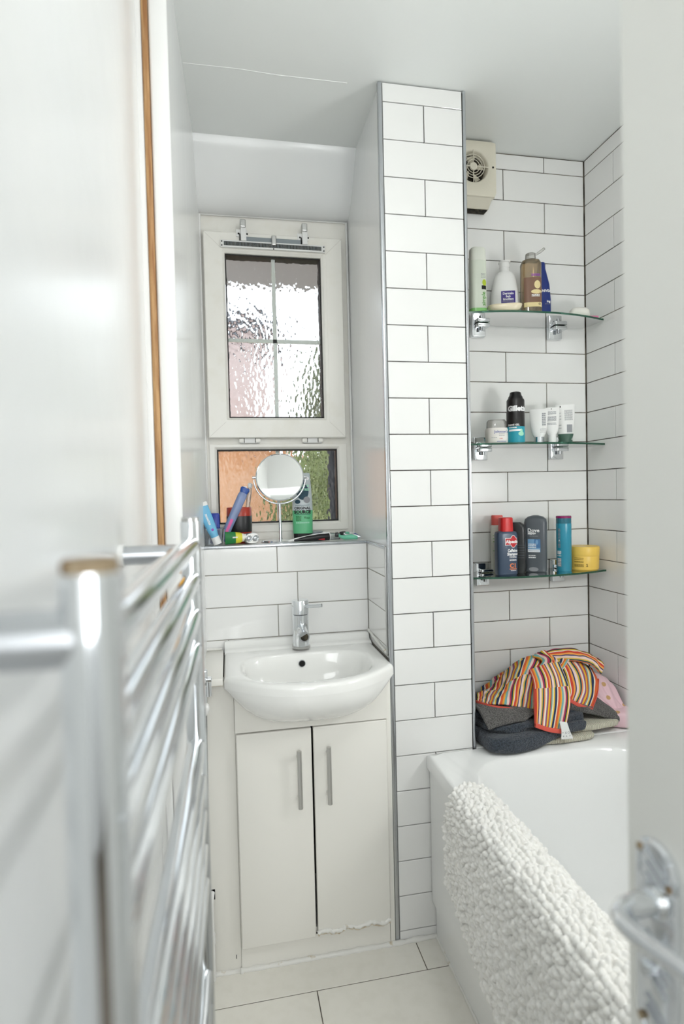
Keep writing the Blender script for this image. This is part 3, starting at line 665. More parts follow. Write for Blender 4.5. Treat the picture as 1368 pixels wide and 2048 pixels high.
#PART3
# ------------------------------------------------------------------ bottles and tubes: builder
class Bottle:
    """profile = [(z, rx, ry, p)] around the local Z axis; local -Y is the printed front"""
    def __init__(s, name, label, cat, loc, rotz, profile, material, body='body', group=None, rot=None, n=40, cap1=True):
        s.t = thing(name, label, cat, loc, rotz, group, rot); s.pf = profile
        m2 = MB(); m2.loft([ring(z, rx, ry, p, n) for z, rx, ry, p in profile], True, cap1); s.body = m2.out(body, material, s.t, 35, True)
    def at(s, z):
        pf = s.pf
        for a, b in zip(pf[:-1], pf[1:]):
            if a[0] <= z <= b[0] and b[0] > a[0]:
                k = (z-a[0])/(b[0]-a[0]); return [a[i]+(b[i]-a[i])*k for i in (1, 2, 3)]
        return pf[-1][1:] if z > pf[-1][0] else pf[0][1:]
    def surf(s, x, z, off):
        rx, ry, p = s.at(z)
        if abs(p-2) < .05:
            a = x/((rx+ry)/2); return ((rx+off)*math.sin(a), -(ry+off)*math.cos(a), z)
        u = max(-.985, min(.985, x/rx)); return (u*rx*(1+off/rx), -(ry+off)*(1-abs(u)**p)**(1/p), z)
    def part(s, name, profile, material, parent=None, smooth=35):
        m2 = MB(); m2.loft([ring(z, rx, ry, p, 40) for z, rx, ry, p in profile]); return m2.out(name, material, parent or s.t, smooth, True)
    def patch(s, name, x0, x1, z0, z1, material, off=.0003, nx=14, nz=4, parent=None, shape=None):
        v = []; f = []
        for j in range(nz+1):
            for i in range(nx+1):
                a, b = i/nx, j/nz; x, z = x0+(x1-x0)*a, z0+(z1-z0)*b
                if shape == 'ellipse':
                    r = b; an = 2*PI*a; x = (x0+x1)/2+(x1-x0)/2*r*math.cos(an); z = (z0+z1)/2+(z1-z0)/2*r*math.sin(an)
                v.append(s.surf(x, z, off))
        for j in range(nz):
            for i in range(nx): f.append((j*(nx+1)+i, j*(nx+1)+i+1, (j+1)*(nx+1)+i+1, (j+1)*(nx+1)+i))
        return finish(name, v, f, material, parent or s.t, 60, True)
    def text(s, body, x, z, size, material, bold=0, vert=0, off=.0006, sx=1, parent=None):
        v, f = text_geo(body, size, bold); q = []
        for a, b, _ in v:
            a *= sx
            if vert: a, b = (-b, a) if vert > 0 else (b, -a)
            q.append(s.surf(x+a, z+b, off))
        return finish('lettering', q, f, material, parent or s.t, None, True)
    def lines(s, x0, x1, zs, h, material, parent=None):
        """rows of print too fine to read"""
        m2 = MB()
        for z in zs:
            x = x0
            while x < x1:
                wd = min(random.uniform(.002, .006), x1-x); a = [s.surf(x+wd*i/2, z, .0006) for i in range(3)]; b = [s.surf(x+wd*i/2, z+h, .0006) for i in range(3)]
                m2.add(a+b, [(0, 1, 4, 3), (1, 2, 5, 4)]); x += wd+.0008
        return m2.out('small_print', material, parent or s.t, None, True)
pm = lambda n, c, r=.3, **k: mat(n, c, r, **k)
pm('ink_white', (245, 245, 245), .5); pm('ink_black', (24, 24, 26), .5); pm('ink_grey', (150, 152, 156), .5); pm('ink_teal', (22, 66, 84), .5)
pm('ink_blue', (84, 100, 168), .5); pm('ink_green', (92, 160, 62), .5); pm('ink_orange', (226, 130, 84), .5); pm('ink_brown', (116, 88, 34), .5)
pm('ink_mint', (170, 230, 200), .5); pm('ink_lime', (186, 206, 60), .5); pm('ink_cream', (232, 214, 160), .5); pm('ink_purple', (150, 80, 176), .5)
pm('red_cap', (206, 44, 44), .28); pm('navy_bottle', (62, 78, 100), .28); pm('red_print', (196, 38, 46), .4)
pm('black_bottle', (42, 44, 46), .3); pm('charcoal_bottle', (86, 92, 98), .34); pm('sky_label', (120, 164, 202), .4); pm('sky_deep', (74, 122, 172), .4)
pm('pale_bottle', (216, 216, 206), .4); pm('coral_cap', (214, 92, 84), .35)
pm('teal_bottle', (52, 146, 172), .25); pm('teal_cap', (60, 130, 150), .15, trans=.3); pm('plum_cap', (140, 34, 96), .25)
pm('yellow_jar', (238, 200, 96), .35); pm('gel_black', (36, 33, 33), .3); pm('gel_teal', (42, 158, 178), .3)
pm('purple_label', (62, 46, 132), .4); pm('blue_bottle', (34, 54, 128), .25); pm('cream_dish', (240, 228, 200), .2)
pm('soap', (236, 230, 206), .45); pm('soap_white', (246, 244, 236), .45); pm('pink_razor', (226, 130, 170), .3)
pm('milky_green', (222, 229, 214), .3); pm('gel_green', (150, 212, 130), .25); pm('milky_cap', (230, 233, 222), .3)
thin_glass('oil_plastic', (222, 206, 180), .3, .04, .25, (196, 170, 132)); pm('brown_label', (128, 96, 78), .4); pm('silver_gloss', (206, 210, 214), .18, metal=1)
pm('white_tube', (238, 238, 236), .28); pm('green_cap', (66, 98, 84), .4); pm('foam_white', (240, 236, 230), .35); thin_glass('clear_cap', (240, 240, 238), .4, .06, .3, (235, 232, 226))

# ---- lowest shelf
b = Bottle('shampoo_bottle', 'slate blue shampoo bottle with red cap at the front of the lowest shelf', 'bottle', (.860, 1.690, SH3), -.02,
           [(0, .031, .016, 4), (.004, .0335, .019, 4), (.128, .0345, .020, 4), (.136, .032, .0185, 4), (.1395, .022, .016, 3), (.140, .019, .015, 2)], 'navy_bottle')
b.part('cap', [(.138, .0215, .019, 3), (.180, .0205, .018, 3), (.182, .0185, .016, 3)], 'red_cap')
b.patch('logo_border', -.012, .029, .095, .118, 'ink_white', .0003); b.patch('logo_border', .0045, .0265, .087, .1265, 'ink_white', .0003, 20, 4, shape='ellipse')
b.patch('logo', -.0105, .0275, .0965, .1165, 'red_print', .0005); b.patch('logo', .006, .025, .0885, .125, 'red_print', .0005, 20, 4, shape='ellipse')
b.text('Alpecin', .011, .106, .0135, 'ink_white', .0006, off=.0008); b.text('Caffeine', .013, .078, .0125, 'ink_white', .0005, sx=.8); b.text('Shampoo', .013, .067, .0125, 'ink_white', .0005, sx=.78)
b.lines(.002, .026, (.0585, .0555, .049, .046), .0015, 'ink_white'); b.text('C1', .014, .030, .019, 'ink_orange', .0008); b.patch('stripe', .002, .026, .0185, .0215, 'ink_orange', .0004)
b.lines(.006, .024, (.0145,), .0015, 'ink_white')
b = Bottle('lotion_bottle', 'pale bottle with coral cap behind the slate blue shampoo', 'bottle', (.8645, 1.7585, SH3), -.4,
           [(0, .019, .014, 3), (.003, .021, .016, 3), (.15, .021, .016, 3), (.155, .018, .014, 3)], 'pale_bottle')
b.part('cap', [(.155, .0185, .015, 3), (.184, .0185, .015, 3), (.187, .017, .0135, 3)], 'coral_cap'); b.lines(-.014, .014, (.12, .11, .10, .07), .002, 'ink_green')
b = Bottle('shower_gel_bottle', 'black angular shower gel bottle between two taller bottles on the lowest shelf', 'bottle', (.9165, 1.724, SH3), -.62,
           [(0, .024, .015, 4), (.004, .0265, .0175, 4), (.05, .0275, .0185, 4), (.145, .0265, .0175, 4), (.155, .024, .016, 4), (.164, .012, .012, 3)], 'black_bottle')
b.text('X', -.012, .114, .012, 'ink_white', .0004)
for i in range(9): b.patch('splash', -.017+.004*math.sin(i*1.9), -.009+.004*math.sin(i*2.3), .04+i*.0065, .045+i*.0065, 'ink_purple' if i % 3 else 'ink_white', .0004, 3, 1)
b.lines(-.014, -.008, (.030, .033), .0015, 'ink_white')
for i in range(6): b.patch('grip_line', .004, .024, .05+i*.008, .0512+i*.008, 'charcoal_bottle', .0006, 6, 1)
b = Bottle('body_wash_bottle', 'tall charcoal grey body wash bottle with light blue label', 'bottle', (.982, 1.722, SH3), -.66,
           [(0, .030, .017, 3.5), (.003, .0325, .0195, 3.5), (.03, .034, .021, 3.5), (.09, .0345, .0215, 3.5), (.16, .0355, .021, 3.5), (.172, .033, .019, 3.5), (.180, .024, .014, 3), (.1845, .008, .006, 2.5)], 'charcoal_bottle')
b.text('Dove', -.004, .136, .0165, 'ink_white', .0004); b.text('MEN+', -.009, .126, .0095, 'ink_white', .0005); b.lines(-.016, .010, (.117,), .0015, 'ink_grey')
lb = b.patch('front_label', -.022, .0165, .066, .108, 'sky_label', .0003); b.patch('wave', -.002, .0165, .080, .108, 'sky_deep', .0005); b.patch('wave', .002, .010, .090, .106, 'sky_label', .0007, 16, 3, shape='ellipse')
b.patch('label_band', -.022, .0145, .066, .0745, 'ink_white', .0005); b.lines(-.020, .004, (.0905, .085, .079), .0025, 'ink_white'); b.lines(-.020, .012, (.069,), .0018, 'sky_deep'); b.lines(-.020, .002, (.054, .0485, .0465), .002, 'ink_white')
b.patch('foot_window', -.020, .010, .003, .017, 'ink_grey', .0004, 20, 3, shape='ellipse')
b = Bottle('conditioner_bottle', 'tall teal blue conditioner bottle with plum lid, beside the yellow jar', 'bottle', (1.074, 1.708, SH3), -.5,
           [(0, .0215, .0215, 2), (.003, .0235, .0235, 2), (.154, .0240, .0240, 2), (.156, .0235, .0235, 2)], 'teal_bottle')
b.part('cap', [(.156, .0238, .0238, 2), (.173, .0238, .0238, 2)], 'teal_cap'); b.part('lid', [(.173, .0240, .0240, 2), (.179, .0240, .0240, 2), (.1805, .0225, .0225, 2)], 'plum_cap')
b.lines(-.020, -.012, [.078+.0045*i for i in range(14) if i != 5], .0026, 'ink_grey'); b.text('+', -.016, .101, .010, 'ink_white', .0003); b.patch('barcode', -.024, -.010, .016, .044, 'ink_grey', .0004, 6, 1)
b.lines(-.024, -.010, (.050, .056, .059, .062, .065), .0022, 'ink_white'); b.lines(-.0235, -.0105, (.02, .025, .03, .035, .04), .0016, 'ink_white')
b = Bottle('cream_jar', 'round yellow screw-top jar at the right end of the lowest shelf', 'jar', (1.153, 1.716, SH3), -.9,
           [(0, .040, .040, 2), (.004, .0445, .0445, 2), (.047, .0460, .0460, 2), (.048, .0455, .0455, 2)], 'yellow_jar')
b.part('lid', [(.0485, .0465, .0465, 2), (.074, .0475, .0475, 2), (.078, .0455, .0455, 2)], 'yellow_jar'); b.lines(-.018, .012, (.041, .036, .030, .027, .0195, .0165, .0135), .0016, 'ink_brown'); b.text('2', .022, .018, .012, 'ink_brown', .0003)

# ---- middle shelf
b = Bottle('wash_bottle', 'short white baby foam bottle with clear cap, leftmost on the middle shelf', 'bottle', (.842, 1.706, SH2), -.2,
           [(0, .033, .026, 2.6), (.003, .035, .028, 2.6), (.044, .035, .028, 2.6), (.05, .032, .025, 2.6)], 'foam_white')
b.part('cap', [(.05, .031, .025, 2.6), (.070, .030, .024, 2.6), (.076, .026, .020, 2.6)], 'clear_cap')
b.text("Johnson's", .008, .037, .0115, 'ink_blue', .0001); b.lines(0, .018, (.029, .024), .0016, 'ink_grey'); b.lines(-.022, -.006, (.018,), .0014, 'ink_grey'); b.lines(.002, .012, (.015,), .0014, 'red_print'); b.lines(-.006, .024, (.006,), .002, 'ink_blue')
b = Bottle('shave_gel_can', 'black and teal shave gel can with black nozzle on the middle shelf', 'can', (.899, 1.688, SH2), -.36,
           [(0, .026, .026, 2), (.002, .0275, .0275, 2), (.052, .0275, .0275, 2)], 'gel_teal', 'lower_band')
b.part('can', [(.052, .0275, .0275, 2), (.134, .0275, .0275, 2), (.139, .0255, .0255, 2)], 'gel_black'); b.part('nozzle', [(.139, .0235, .0235, 2), (.147, .0215, .0215, 2), (.150, .019, .019, 2), (.160, .0165, .0165, 2), (.162, .013, .013, 2)], 'black_plastic')
b.pf.append((.2, .0275, .0275, 2))
b.text('Gillette', .004, .107, .022, 'ink_white', .0012, sx=1.0); b.text('SHAVE GEL', -.011, .0565, .0075, 'ink_white', .0003); b.lines(-.025, .0, (.047,), .003, 'ink_white'); b.patch('stripe', -.026, .012, .037, .043, 'ink_white', .0004)
b.patch('gel_drop', .004, .024, .022, .036, 'ink_mint', .0005, 20, 3, shape='ellipse'); b.patch('gel_drop', .010, .019, .030, .044, 'ink_mint', .0005, 20, 3, shape='ellipse')
def tube(name, label, loc, rotz, wb, h, capr, caph, capmat, bodymat='white_tube', tip=.0035, p=2.6):
    pf = [(caph, capr*.95, capr*.95, 2), (caph+.006, wb*.72, capr*.95, 2.2), (caph+.02, wb*.88, capr*.9, 2.4), (h*.6, wb, capr*.55, 2.4), (h-.008, wb*1.04, tip*.6, 2.4), (h, wb*1.04, tip*.5, 3)]
    b_ = Bottle(name, label, 'tube', loc, rotz, pf, bodymat, 'tube'); b_.part('cap', [(0, capr, capr, 2), (caph, capr*1.0, capr*1.0, 2)], capmat); return b_
b = tube('cleanser_tube', 'white tube with silver cap, left of the three tubes on the middle shelf', (.990, 1.708, SH2), -.55, .027, .112, .016, .022, 'silver_gloss')
b.lines(.010, .021, [.058+.006*i for i in range(7)], .0045, 'ink_grey'); b.lines(.004, .022, (.046, .042, .036), .0012, 'ink_grey')
b = tube('ointment_tube', 'narrow clear-white tube between two other tubes on the middle shelf', (1.0265, 1.690, SH2), -.5, .0215, .115, .012, .026, 'white_plastic', 'white_tube')
b.lines(-.018, .012, [.100-.0035*i for i in range(3)]+[.084-.0032*i for i in range(5)]+[.063, .059], .002, 'ink_grey'); b.patch('eyelet', -.003, -.0005, .108, .112, 'ink_black', .0006, 10, 2, shape='ellipse')
b = tube('hand_cream_tube', 'white tube with dark green lower end, rightmost on the middle shelf', (1.089, 1.716, SH2), -.5, .029, .128, .022, .012, 'green_cap')
b.patch('green_band', -.022, .024, .0115, .032, 'green_cap', .0005); b.patch('barcode', .004, .020, .036, .062, 'ink_grey', .0006, 6, 1); b.lines(-.002, .022, [.108-.0035*i for i in range(10)], .0016, 'ink_grey'); b.patch('eyelet', -.016, -.0125, .119, .125, 'ink_black', .0008, 10, 2, shape='ellipse')
b.lines(-.020, -.012, (.10, .09, .08, .06, .05), .002, 'ink_grey')

# ---- top shelf
b = Bottle('aloe_bottle', 'tall pale green bottle with milky cap, leftmost on the top shelf', 'bottle', (.789, 1.712, SH1), -.1,
           [(0, .025, .019, 3), (.004, .0275, .0205, 3), (.020, .0275, .0205, 3)], 'gel_green', 'gel_base')
b.part('body', [(.020, .0275, .0205, 3), (.09, .0255, .0195, 3), (.165, .0265, .020, 3), (.168, .0255, .019, 3)], 'milky_green'); b.part('cap', [(.168, .0258, .0192, 3), (.205, .0245, .0185, 3), (.209, .021, .016, 3)], 'milky_cap')
b.pf += [(.09, .0255, .0195, 3), (.165, .0265, .020, 3)]
b.text('simple', .012, .048, .017, 'ink_green', .0003, vert=1); b.patch('label_band', .006, .021, .077, .089, 'ink_black', .0005); b.patch('leaf_print', .008, .022, .088, .108, 'ink_lime', .0005, 16, 3, shape='ellipse'); b.lines(.004, .020, (.113, .117, .121, .125), .0014, 'ink_grey')
b = Bottle('bath_oil_bottle', 'white shouldered bottle with purple label behind the cream soap dish', 'bottle', (.899, 1.748, SH1), -.36,
           [(0, .043, .022, 3), (.004, .047, .025, 3), (.03, .0475, .0255, 3), (.09, .043, .0235, 2.8), (.135, .034, .021, 2.6), (.150, .026, .020, 2.2), (.155, .0165, .0165, 2), (.168, .0155, .0155, 2)], 'white_plastic')
b.part('cap', [(.168, .0165, .0165, 2), (.182, .016, .016, 2), (.184, .0195, .0195, 2), (.188, .019, .019, 2)], 'white_plastic')
b.patch('front_label', -.014, .030, .021, .088, 'purple_label', .0003)
for s_, z_, q_ in (('Dermalo', .0795, .0105), ('Bath', .0700, .009), ('Emollient', .0615, .0095), ('500 ml e', .0255, .0075)): b.text(s_, .008, z_, q_, 'ink_white', .0003, sx=.9)
b.lines(-.010, .026, (.055, .052, .046, .043, .040, .037, .034), .0012, 'ink_grey')
t = thing('soap_dish', 'cream oval soap dish at the front edge of the top shelf', 'soap dish', (.862, 1.678, SH1), -.35)
m_ = MB(); m_.loft([ring(0, .030, .018, 3), ring(.003, .038, .022, 3), ring(.012, .048, .027, 3), ring(.019, .0515, .029, 3.2), ring(.0205, .051, .0285, 3.2), ring(.019, .048, .026, 3.2), ring(.010, .042, .022, 3), ring(.006, .03, .015, 3)]); m_.out('dish', 'cream_dish', t, 40, True)
m_ = MB(); m_.loft([ring(.0205, .051, .0285, 3.2), ring(.022, .0525, .030, 3.2), ring(.0235, .0515, .029, 3.2), ring(.022, .048, .026, 3.2)], False, False); m_.out('rim', 'cream_dish', t, 40, True)
b = Bottle('body_oil_bottle', 'clear bottle with brown label and flipped-up clear lid on the top shelf', 'bottle', (.966, 1.703, SH1), -.25,
           [(0, .028, .020, 3), (.003, .031, .023, 3), (.015, .032, .024, 3), (.165, .032, .024, 3), (.176, .027, .021, 2.6), (.180, .016, .016, 2)], 'oil_plastic')
b.patch('label', -.026, .028, .038, .118, 'brown_label', .0004); b.patch('label_band', -.026, .028, .026, .040, 'ink_cream', .0006); b.patch('flower_print', .004, .024, .082, .108, 'ink_cream', .0007, 12, 3, shape='ellipse'); b.patch('flower_print', -.006, .028, .066, .080, 'ink_cream', .0007, 12, 3, shape='ellipse')
b.lines(-.004, .024, (.122, .126), .0028, 'ink_purple'); b.lines(-.004, .022, (.058, .062), .0028, 'ink_white'); b.text('O', .020, .034, .009, 'ink_black', .0002, off=.001)
b.part('cap', [(.180, .017, .017, 2), (.198, .0155, .0155, 2), (.200, .013, .013, 2)], 'clear_cap')
m_ = MB(); m_.tube([(.014, -.004, .194), (.028, -.006, .202), (.042, -.008, .212)], [.003, .0045, .004], 10); m_.out('flip_lid', 'clear_cap', b.t, 50, True)
b = Bottle('lotion_bottle', 'dark blue lotion bottle tucked behind the clear brown-labelled bottle', 'bottle', (1.030, 1.748, SH1), -.2,
           [(0, .0245, .016, 3), (.004, .0275, .018, 3), (.07, .028, .0185, 3), (.12, .024, .017, 3), (.16, .015, .014, 2.4), (.172, .012, .012, 2.2)], 'blue_bottle')
b.part('cap', [(.172, .0125, .0125, 2), (.190, .0115, .0115, 2), (.192, .010, .010, 2)], 'blue_bottle'); b.text('NIVEA', .010, .096, .011, 'ink_white', .0004); b.text('ing', .016, .062, .0105, 'ink_white', .0003); b.lines(.004, .022, (.053,), .0014, 'ink_grey')
def bar(name, label, loc, rotz, a, b_, c, material):
    t_ = thing(name, label, 'soap', loc, rotz); m2 = MB(); m2.loft([ring(0, a*.8, b_*.75, 2.6), ring(c*.2, a*.97, b_*.96, 2.6), ring(c*.5, a, b_, 2.6), ring(c*.8, a*.95, b_*.93, 2.6), ring(c, a*.7, b_*.6, 2.4)]); m2.out('bar', material, t_, 60, True)
    m2 = MB(); m2.loft([ring(c*.99, a*.4, b_*.35, 2.6), ring(c*1.02, a*.38, b_*.33, 2.6)]); m2.out('embossed_panel', material, t_, 60, True)
bar('soap_bar', 'creamy yellow soap bar beside the blue bottle on the top shelf', (1.088, 1.712, SH1), .35, .034, .019, .018, 'soap')
bar('soap_bar', 'plump white soap bar next to the pink razor on the top shelf', (1.150, 1.724, SH1), -.1, .033, .024, .042, 'soap_white')
def razor(name, label, loc, rot, handle, grip, head, L=.12):
    t_ = thing(name, label, 'razor', loc, rot=rot)
    if L < .06: t_.scale = (1.3, 1.3, 1.45)
    m2 = MB(); m2.tube([(0, 0, .006), (L*.3, .003, .0085), (L*.65, 0, .0075), (L*.86, 0, .010), (L*.95, 0, .014)], [.004, .006, .005, .0035, .003], 10); m2.out('handle', handle, t_, 60, True)
    m2 = MB(); m2.tube([(L*.12, .002, .0085), (L*.3, .003, .0105), (L*.5, .001, .0095)], [.003, .0046, .003], 8); m2.out('grip', grip, t_, 60, True)
    m2 = MB(); m2.box((L*.93, -.019, .010), (L*.93+.009, .019, .019), .0015); h_ = m2.out('head', head, t_, 40, True)
    m2 = MB()
    for i in range(3): m2.box((L*.93+.0088, -.017, .0115+i*.0024), (L*.93+.0094, .017, .0123+i*.0024))
    m2.out('blades', 'chrome', h_, None, True)
razor('pink_razor', 'pink disposable razor at the right end of the top shelf', (1.198, 1.692, SH1), (0, 0, 2.55), 'pink_razor', 'white_plastic', 'pink_razor', .105)

# ---- window ledge
LZ = 1.118
pm('case_blue', (150, 170, 214), .3, trans=.35); pm('brush_blue', (46, 84, 160), .3); pm('brush_pink', (216, 70, 150), .3); pm('tube_blue', (112, 186, 224), .3); pm('stick_blue', (44, 64, 160), .3)
pm('mug_red', (176, 56, 40), .3); pm('mug_black', (34, 34, 36), .35); pm('paste_yellow', (222, 214, 60), .3); pm('paste_green', (36, 122, 62), .35); pm('paste_white', (238, 236, 220), .3)
pm('gel_mint', (98, 190, 136), .3); pm('gel_pale', (196, 206, 208), .25); pm('mint', (120, 204, 172), .35); pm('red_dot', (170, 30, 40), .4)
t = thing('storage_basket', 'small clear plastic basket at the left end of the window ledge', 'basket', (-.047, 1.856, LZ))
def sqr(z, a, b_, p=6): return ring(z, a, b_, p, 32)
m_ = MB(); m_.loft([sqr(.0, .028, .026), sqr(.050, .033, .031), sqr(.052, .034, .032), sqr(.052, .032, .030), sqr(.050, .0315, .0295), sqr(.003, .0265, .0245)], True, True); m_.out('walls', 'clear_plastic', t, 40, True)
m_ = MB(); m_.tube([p for p in sqr(.052, .034, .032)]+[sqr(.052, .034, .032)[0]], .0012, 6); m_.out('rim', 'clear_plastic', t, 60, True)
for sx in (-1, 1):
    m_ = MB(); m_.tube([(sx*.027, -.026, .002), (sx*.0325, -.031, .05)], .0014, 6); m_.out('corner_rib', 'clear_cap', t, 60, True)
b = tube('toothpaste_tube', 'light blue toothpaste tube leaning in the clear basket', (-.034, 1.822, LZ+.006), 0, .0165, .135, .0125, .024, 'white_plastic', 'tube_blue', .003)
b.t.rotation_euler = (.02, -.36, .1); b.part('crimp', [(.124, .0175, .002, 3), (.136, .0178, .0018, 3)], 'white_plastic'); b.lines(-.003, .003, [.065+.004*i for i in range(9)], .0028, 'ink_white'); b.patch('flower_print', -.003, .005, .044, .052, 'ink_purple', .0006, 12, 2, shape='ellipse')
b = Bottle('deodorant_stick', 'dark blue deodorant stick standing in the clear basket', 'deodorant', (-.043, 1.869, LZ+.004), 0, [(0, .016, .012, 3), (.05, .0165, .0125, 3)], 'stick_blue')
b.part('cap', [(.0505, .0162, .0122, 3), (.092, .0158, .0118, 3), (.096, .013, .009, 3)], 'stick_blue'); b.part('seam', [(.0495, .0167, .0127, 3), (.0507, .0167, .0127, 3)], 'ink_black')
b = Bottle('hair_clip', 'small black clip behind the blue deodorant stick', 'clip', (-.062, 1.893, LZ), .2, [(0, .009, .006, 3), (.08, .008, .005, 3), (.104, .006, .004, 3)], 'black_plastic', 'body')
b.part('spring', [(.085, .0085, .0058, 3), (.09, .0085, .0058, 3)], 'ink_grey')
b = Bottle('mug', 'red tumbler with a broad black band holding toothbrushes', 'mug', (.035, 1.915, LZ), -.1,
           [(0, .034, .034, 2.2), (.004, .037, .037, 2.2), (.03, .0395, .0395, 2.3), (.09, .0405, .0405, 2.4), (.114, .0395, .0395, 2.4), (.116, .0385, .0385, 2.4), (.114, .036, .036, 2.4), (.03, .0355, .0355, 2.3), (.012, .03, .03, 2.2)], 'mug_red')
b.pf = b.pf[:5]
b.part('band', [(.036, .0400, .0400, 2.3), (.037, .0403, .0403, 2.3), (.087, .0411, .0411, 2.4), (.088, .0408, .0408, 2.4)], 'mug_black')
def brush(name, label, p0, p1, col, hd, r=.0035, lean=(0, 0, 0)):
    p0, p1 = Vector(p0), Vector(p1); t_ = thing(name, label, 'toothbrush', p0); d_ = p1-p0
    m2 = MB(); m2.tube([p0, p0+d_*.3, p0+d_*.75, p0+d_*.85, p1], [r, r*1.15, r*.8, r*.6, r*.8], 10); m2.out('handle', col, t_, 60)
    q = d_.normalized().orthogonal().normalized(); m2 = MB()
    a = p0+d_*.84; n_ = Vector((.5, -.8, .2)).normalized(); m2.loft([[a+d_*k*.16+n_*h_+Vector((sx*.0045, 0, 0)) for sx, h_ in ((-1, .002), (1, .002), (1, .011), (-1, .011))] for k in (0, .5, 1)]); m2.out('bristles', hd, t_)
brush('toothbrush', 'white and blue toothbrush standing in the red tumbler', (.025, 1.905, LZ+.014), (.052, 1.925, 1.300), 'white_plastic', 'ink_white')
brush('toothbrush', 'pink-stemmed toothbrush standing in the red tumbler', (.045, 1.91, LZ+.014), (.0425, 1.92, 1.288), 'brush_pink', 'brush_blue')
b = Bottle('electric_brush_refill', 'white electric toothbrush head sticking out of the red tumbler', 'toothbrush', (.050, 1.918, LZ+.015), .4, [(0, .006, .006, 2), (.10, .0065, .0065, 2), (.15, .0075, .0075, 2), (.168, .006, .006, 2)], 'clear_plastic'); b.t.rotation_euler = (0, .14, .3)
b.part('brush_tip', [(.165, .007, .006, 2), (.178, .0085, .007, 2), (.182, .003, .003, 2)], 'white_plastic')
b = Bottle('toothbrush_case', 'pale lilac translucent toothbrush case leaning across the red tumbler', 'case', (-.021, 1.862, LZ+.012), 0, [(0, .012, .009, 3), (.06, .013, .010, 3), (.155, .0145, .0105, 3), (.168, .012, .009, 2.6)], 'case_blue'); b.t.rotation_euler = (-.05, .44, 0)
b.part('case_end', [(.166, .0125, .0095, 3), (.178, .0155, .011, 3), (.184, .013, .009, 3)], 'brush_blue'); b.patch('inner_brush', -.004, .005, .03, .075, 'brush_pink', .0003, 4, 2)
t = thing('travel_toothpaste', 'yellow and green travel toothpaste tube lying on the ledge', 'toothpaste', (.0, 1.832, LZ), rot=(0, 0, .12))
def lying(z0, prof, name, material, tp): # prof (x, half height, half depth)
    m2 = MB(); m2.loft([[(x, hd_*math.cos(a), z0+hh_*math.sin(a)*1.0) for a in [2*PI*j/20 for j in range(20)]] for x, hh_, hd_ in prof]); return m2.out(name, material, tp, 50, True)
lying(.022, [(-.012, .020, .004), (.005, .019, .009), (.020, .018, .0125)], 'tube_end', 'paste_green', t); lying(.022, [(.020, .018, .0126), (.034, .0165, .0135), (.040, .0135, .0125)], 'tube', 'paste_yellow', t)
lying(.022, [(.040, .0132, .0122), (.046, .0125, .0115), (.047, .011, .011)], 'shoulder', 'paste_white', t); lying(.024, [(.046, .009, .009), (.07, .0085, .0085)], 'cap', 'white_plastic', t)
m_ = MB()
for k_ in range(4): m_.add([(.010+k_*.004, -.0128, .022), (.0132+k_*.004, -.0130, .022), (.0132+k_*.004, -.0128, .0265), (.010+k_*.004, -.0126, .0265)], [(0, 1, 2, 3)])
m_.out('small_print', 'ink_white', t, None, True)
t = thing('electric_shaver', 'electric shaver lying with its twin silver heads towards the room', 'shaver', (.070, 1.842, LZ), rot=(0, 0, .35))
m_ = MB(); m_.tube([(0, .10, .014), (0, .05, .016), (0, .015, .017)], [.010, .014, .016], 16); m_.out('body', 'black_plastic', t, 60, True)
m_ = MB(); m_.loft([[(x*k, y, .0185+z*k) for x, y_, z in [(a, 0, b2) for a, b2 in [(p[0], p[1]) for p in ring(0, .0235, .017, 2.8, 28)]]] for y, k in ((.018, .85), (.008, 1), (-.003, 1), (-.006, .9))]); m_.out('head_frame', 'aluminium', t, 40, True)
for sx in (-1, 1):
    m_ = MB(); m_.revolve([(.0098, .0), (.0098, -.004), (.0085, -.005), (.006, -.0035), (.004, -.005), (.0, -.005)], (sx*.0108, -.005, .0185), 'Y', 24); m_.out('shaving_head', 'silver_gloss', t, 40, True)
# mirror
mc = Vector((.1686, 1.893, 1.329)); mr = .0785
t = thing('shaving_mirror', 'round chrome table mirror on a slim stem, standing on the ledge', 'mirror', (.1686, 1.886, LZ))
m_ = MB(); m_.revolve([(.063, 0), (.063, .003), (.060, .006), (.03, .0085), (.006, .010), (.006, .012)], (.1655, 1.886, LZ), 'Z', 48); m_.out('base', 'chrome', t, 40)
m_ = MB(); m_.tube([(.1655, 1.886, LZ+.008), (.1655, 1.888, 1.243)], .0048, 14); m_.out('stem', 'chrome', t, 40)
m_ = MB(); m_.tube([(mc.x+(mr+.006)*math.cos(a), mc.y+.004, mc.z-.002+(mr+.006)*math.sin(a)) for a in np.linspace(PI*1.02, PI*1.98, 40)], .0028, 10); m_.out('yoke', 'chrome', t, 60)
Rm = Matrix.Translation(mc) @ Matrix.Rotation(-.10, 4, 'Z') @ Matrix.Rotation(-.16, 4, 'X')
def mring(y, r): return [tuple(Rm @ Vector((r*math.cos(2*PI*j/64), y, r*math.sin(2*PI*j/64)))) for j in range(64)]
m_ = MB(); m_.loft([mring(.006, mr-.004), mring(.006, mr), mring(-.005, mr), mring(-.0065, mr-.002), mring(-.0055, mr-.004)], True, False); rim = m_.out('rim', 'chrome', t, 40)
m_ = MB(); m_.loft([mring(-.0056, mr-.0035), mring(-.0054, .02), mring(-.0054, .002)], False, True); m_.out('mirror_glass', 'mirror', t, 60)
for s_ in (-1, 1):
    m_ = MB(); m_.tube([mc+Vector((s_*(mr-.001), .002, 0)), mc+Vector((s_*(mr+.010), .003, 0))], .0045, 12); m_.out('pivot', 'chrome', t, 40)
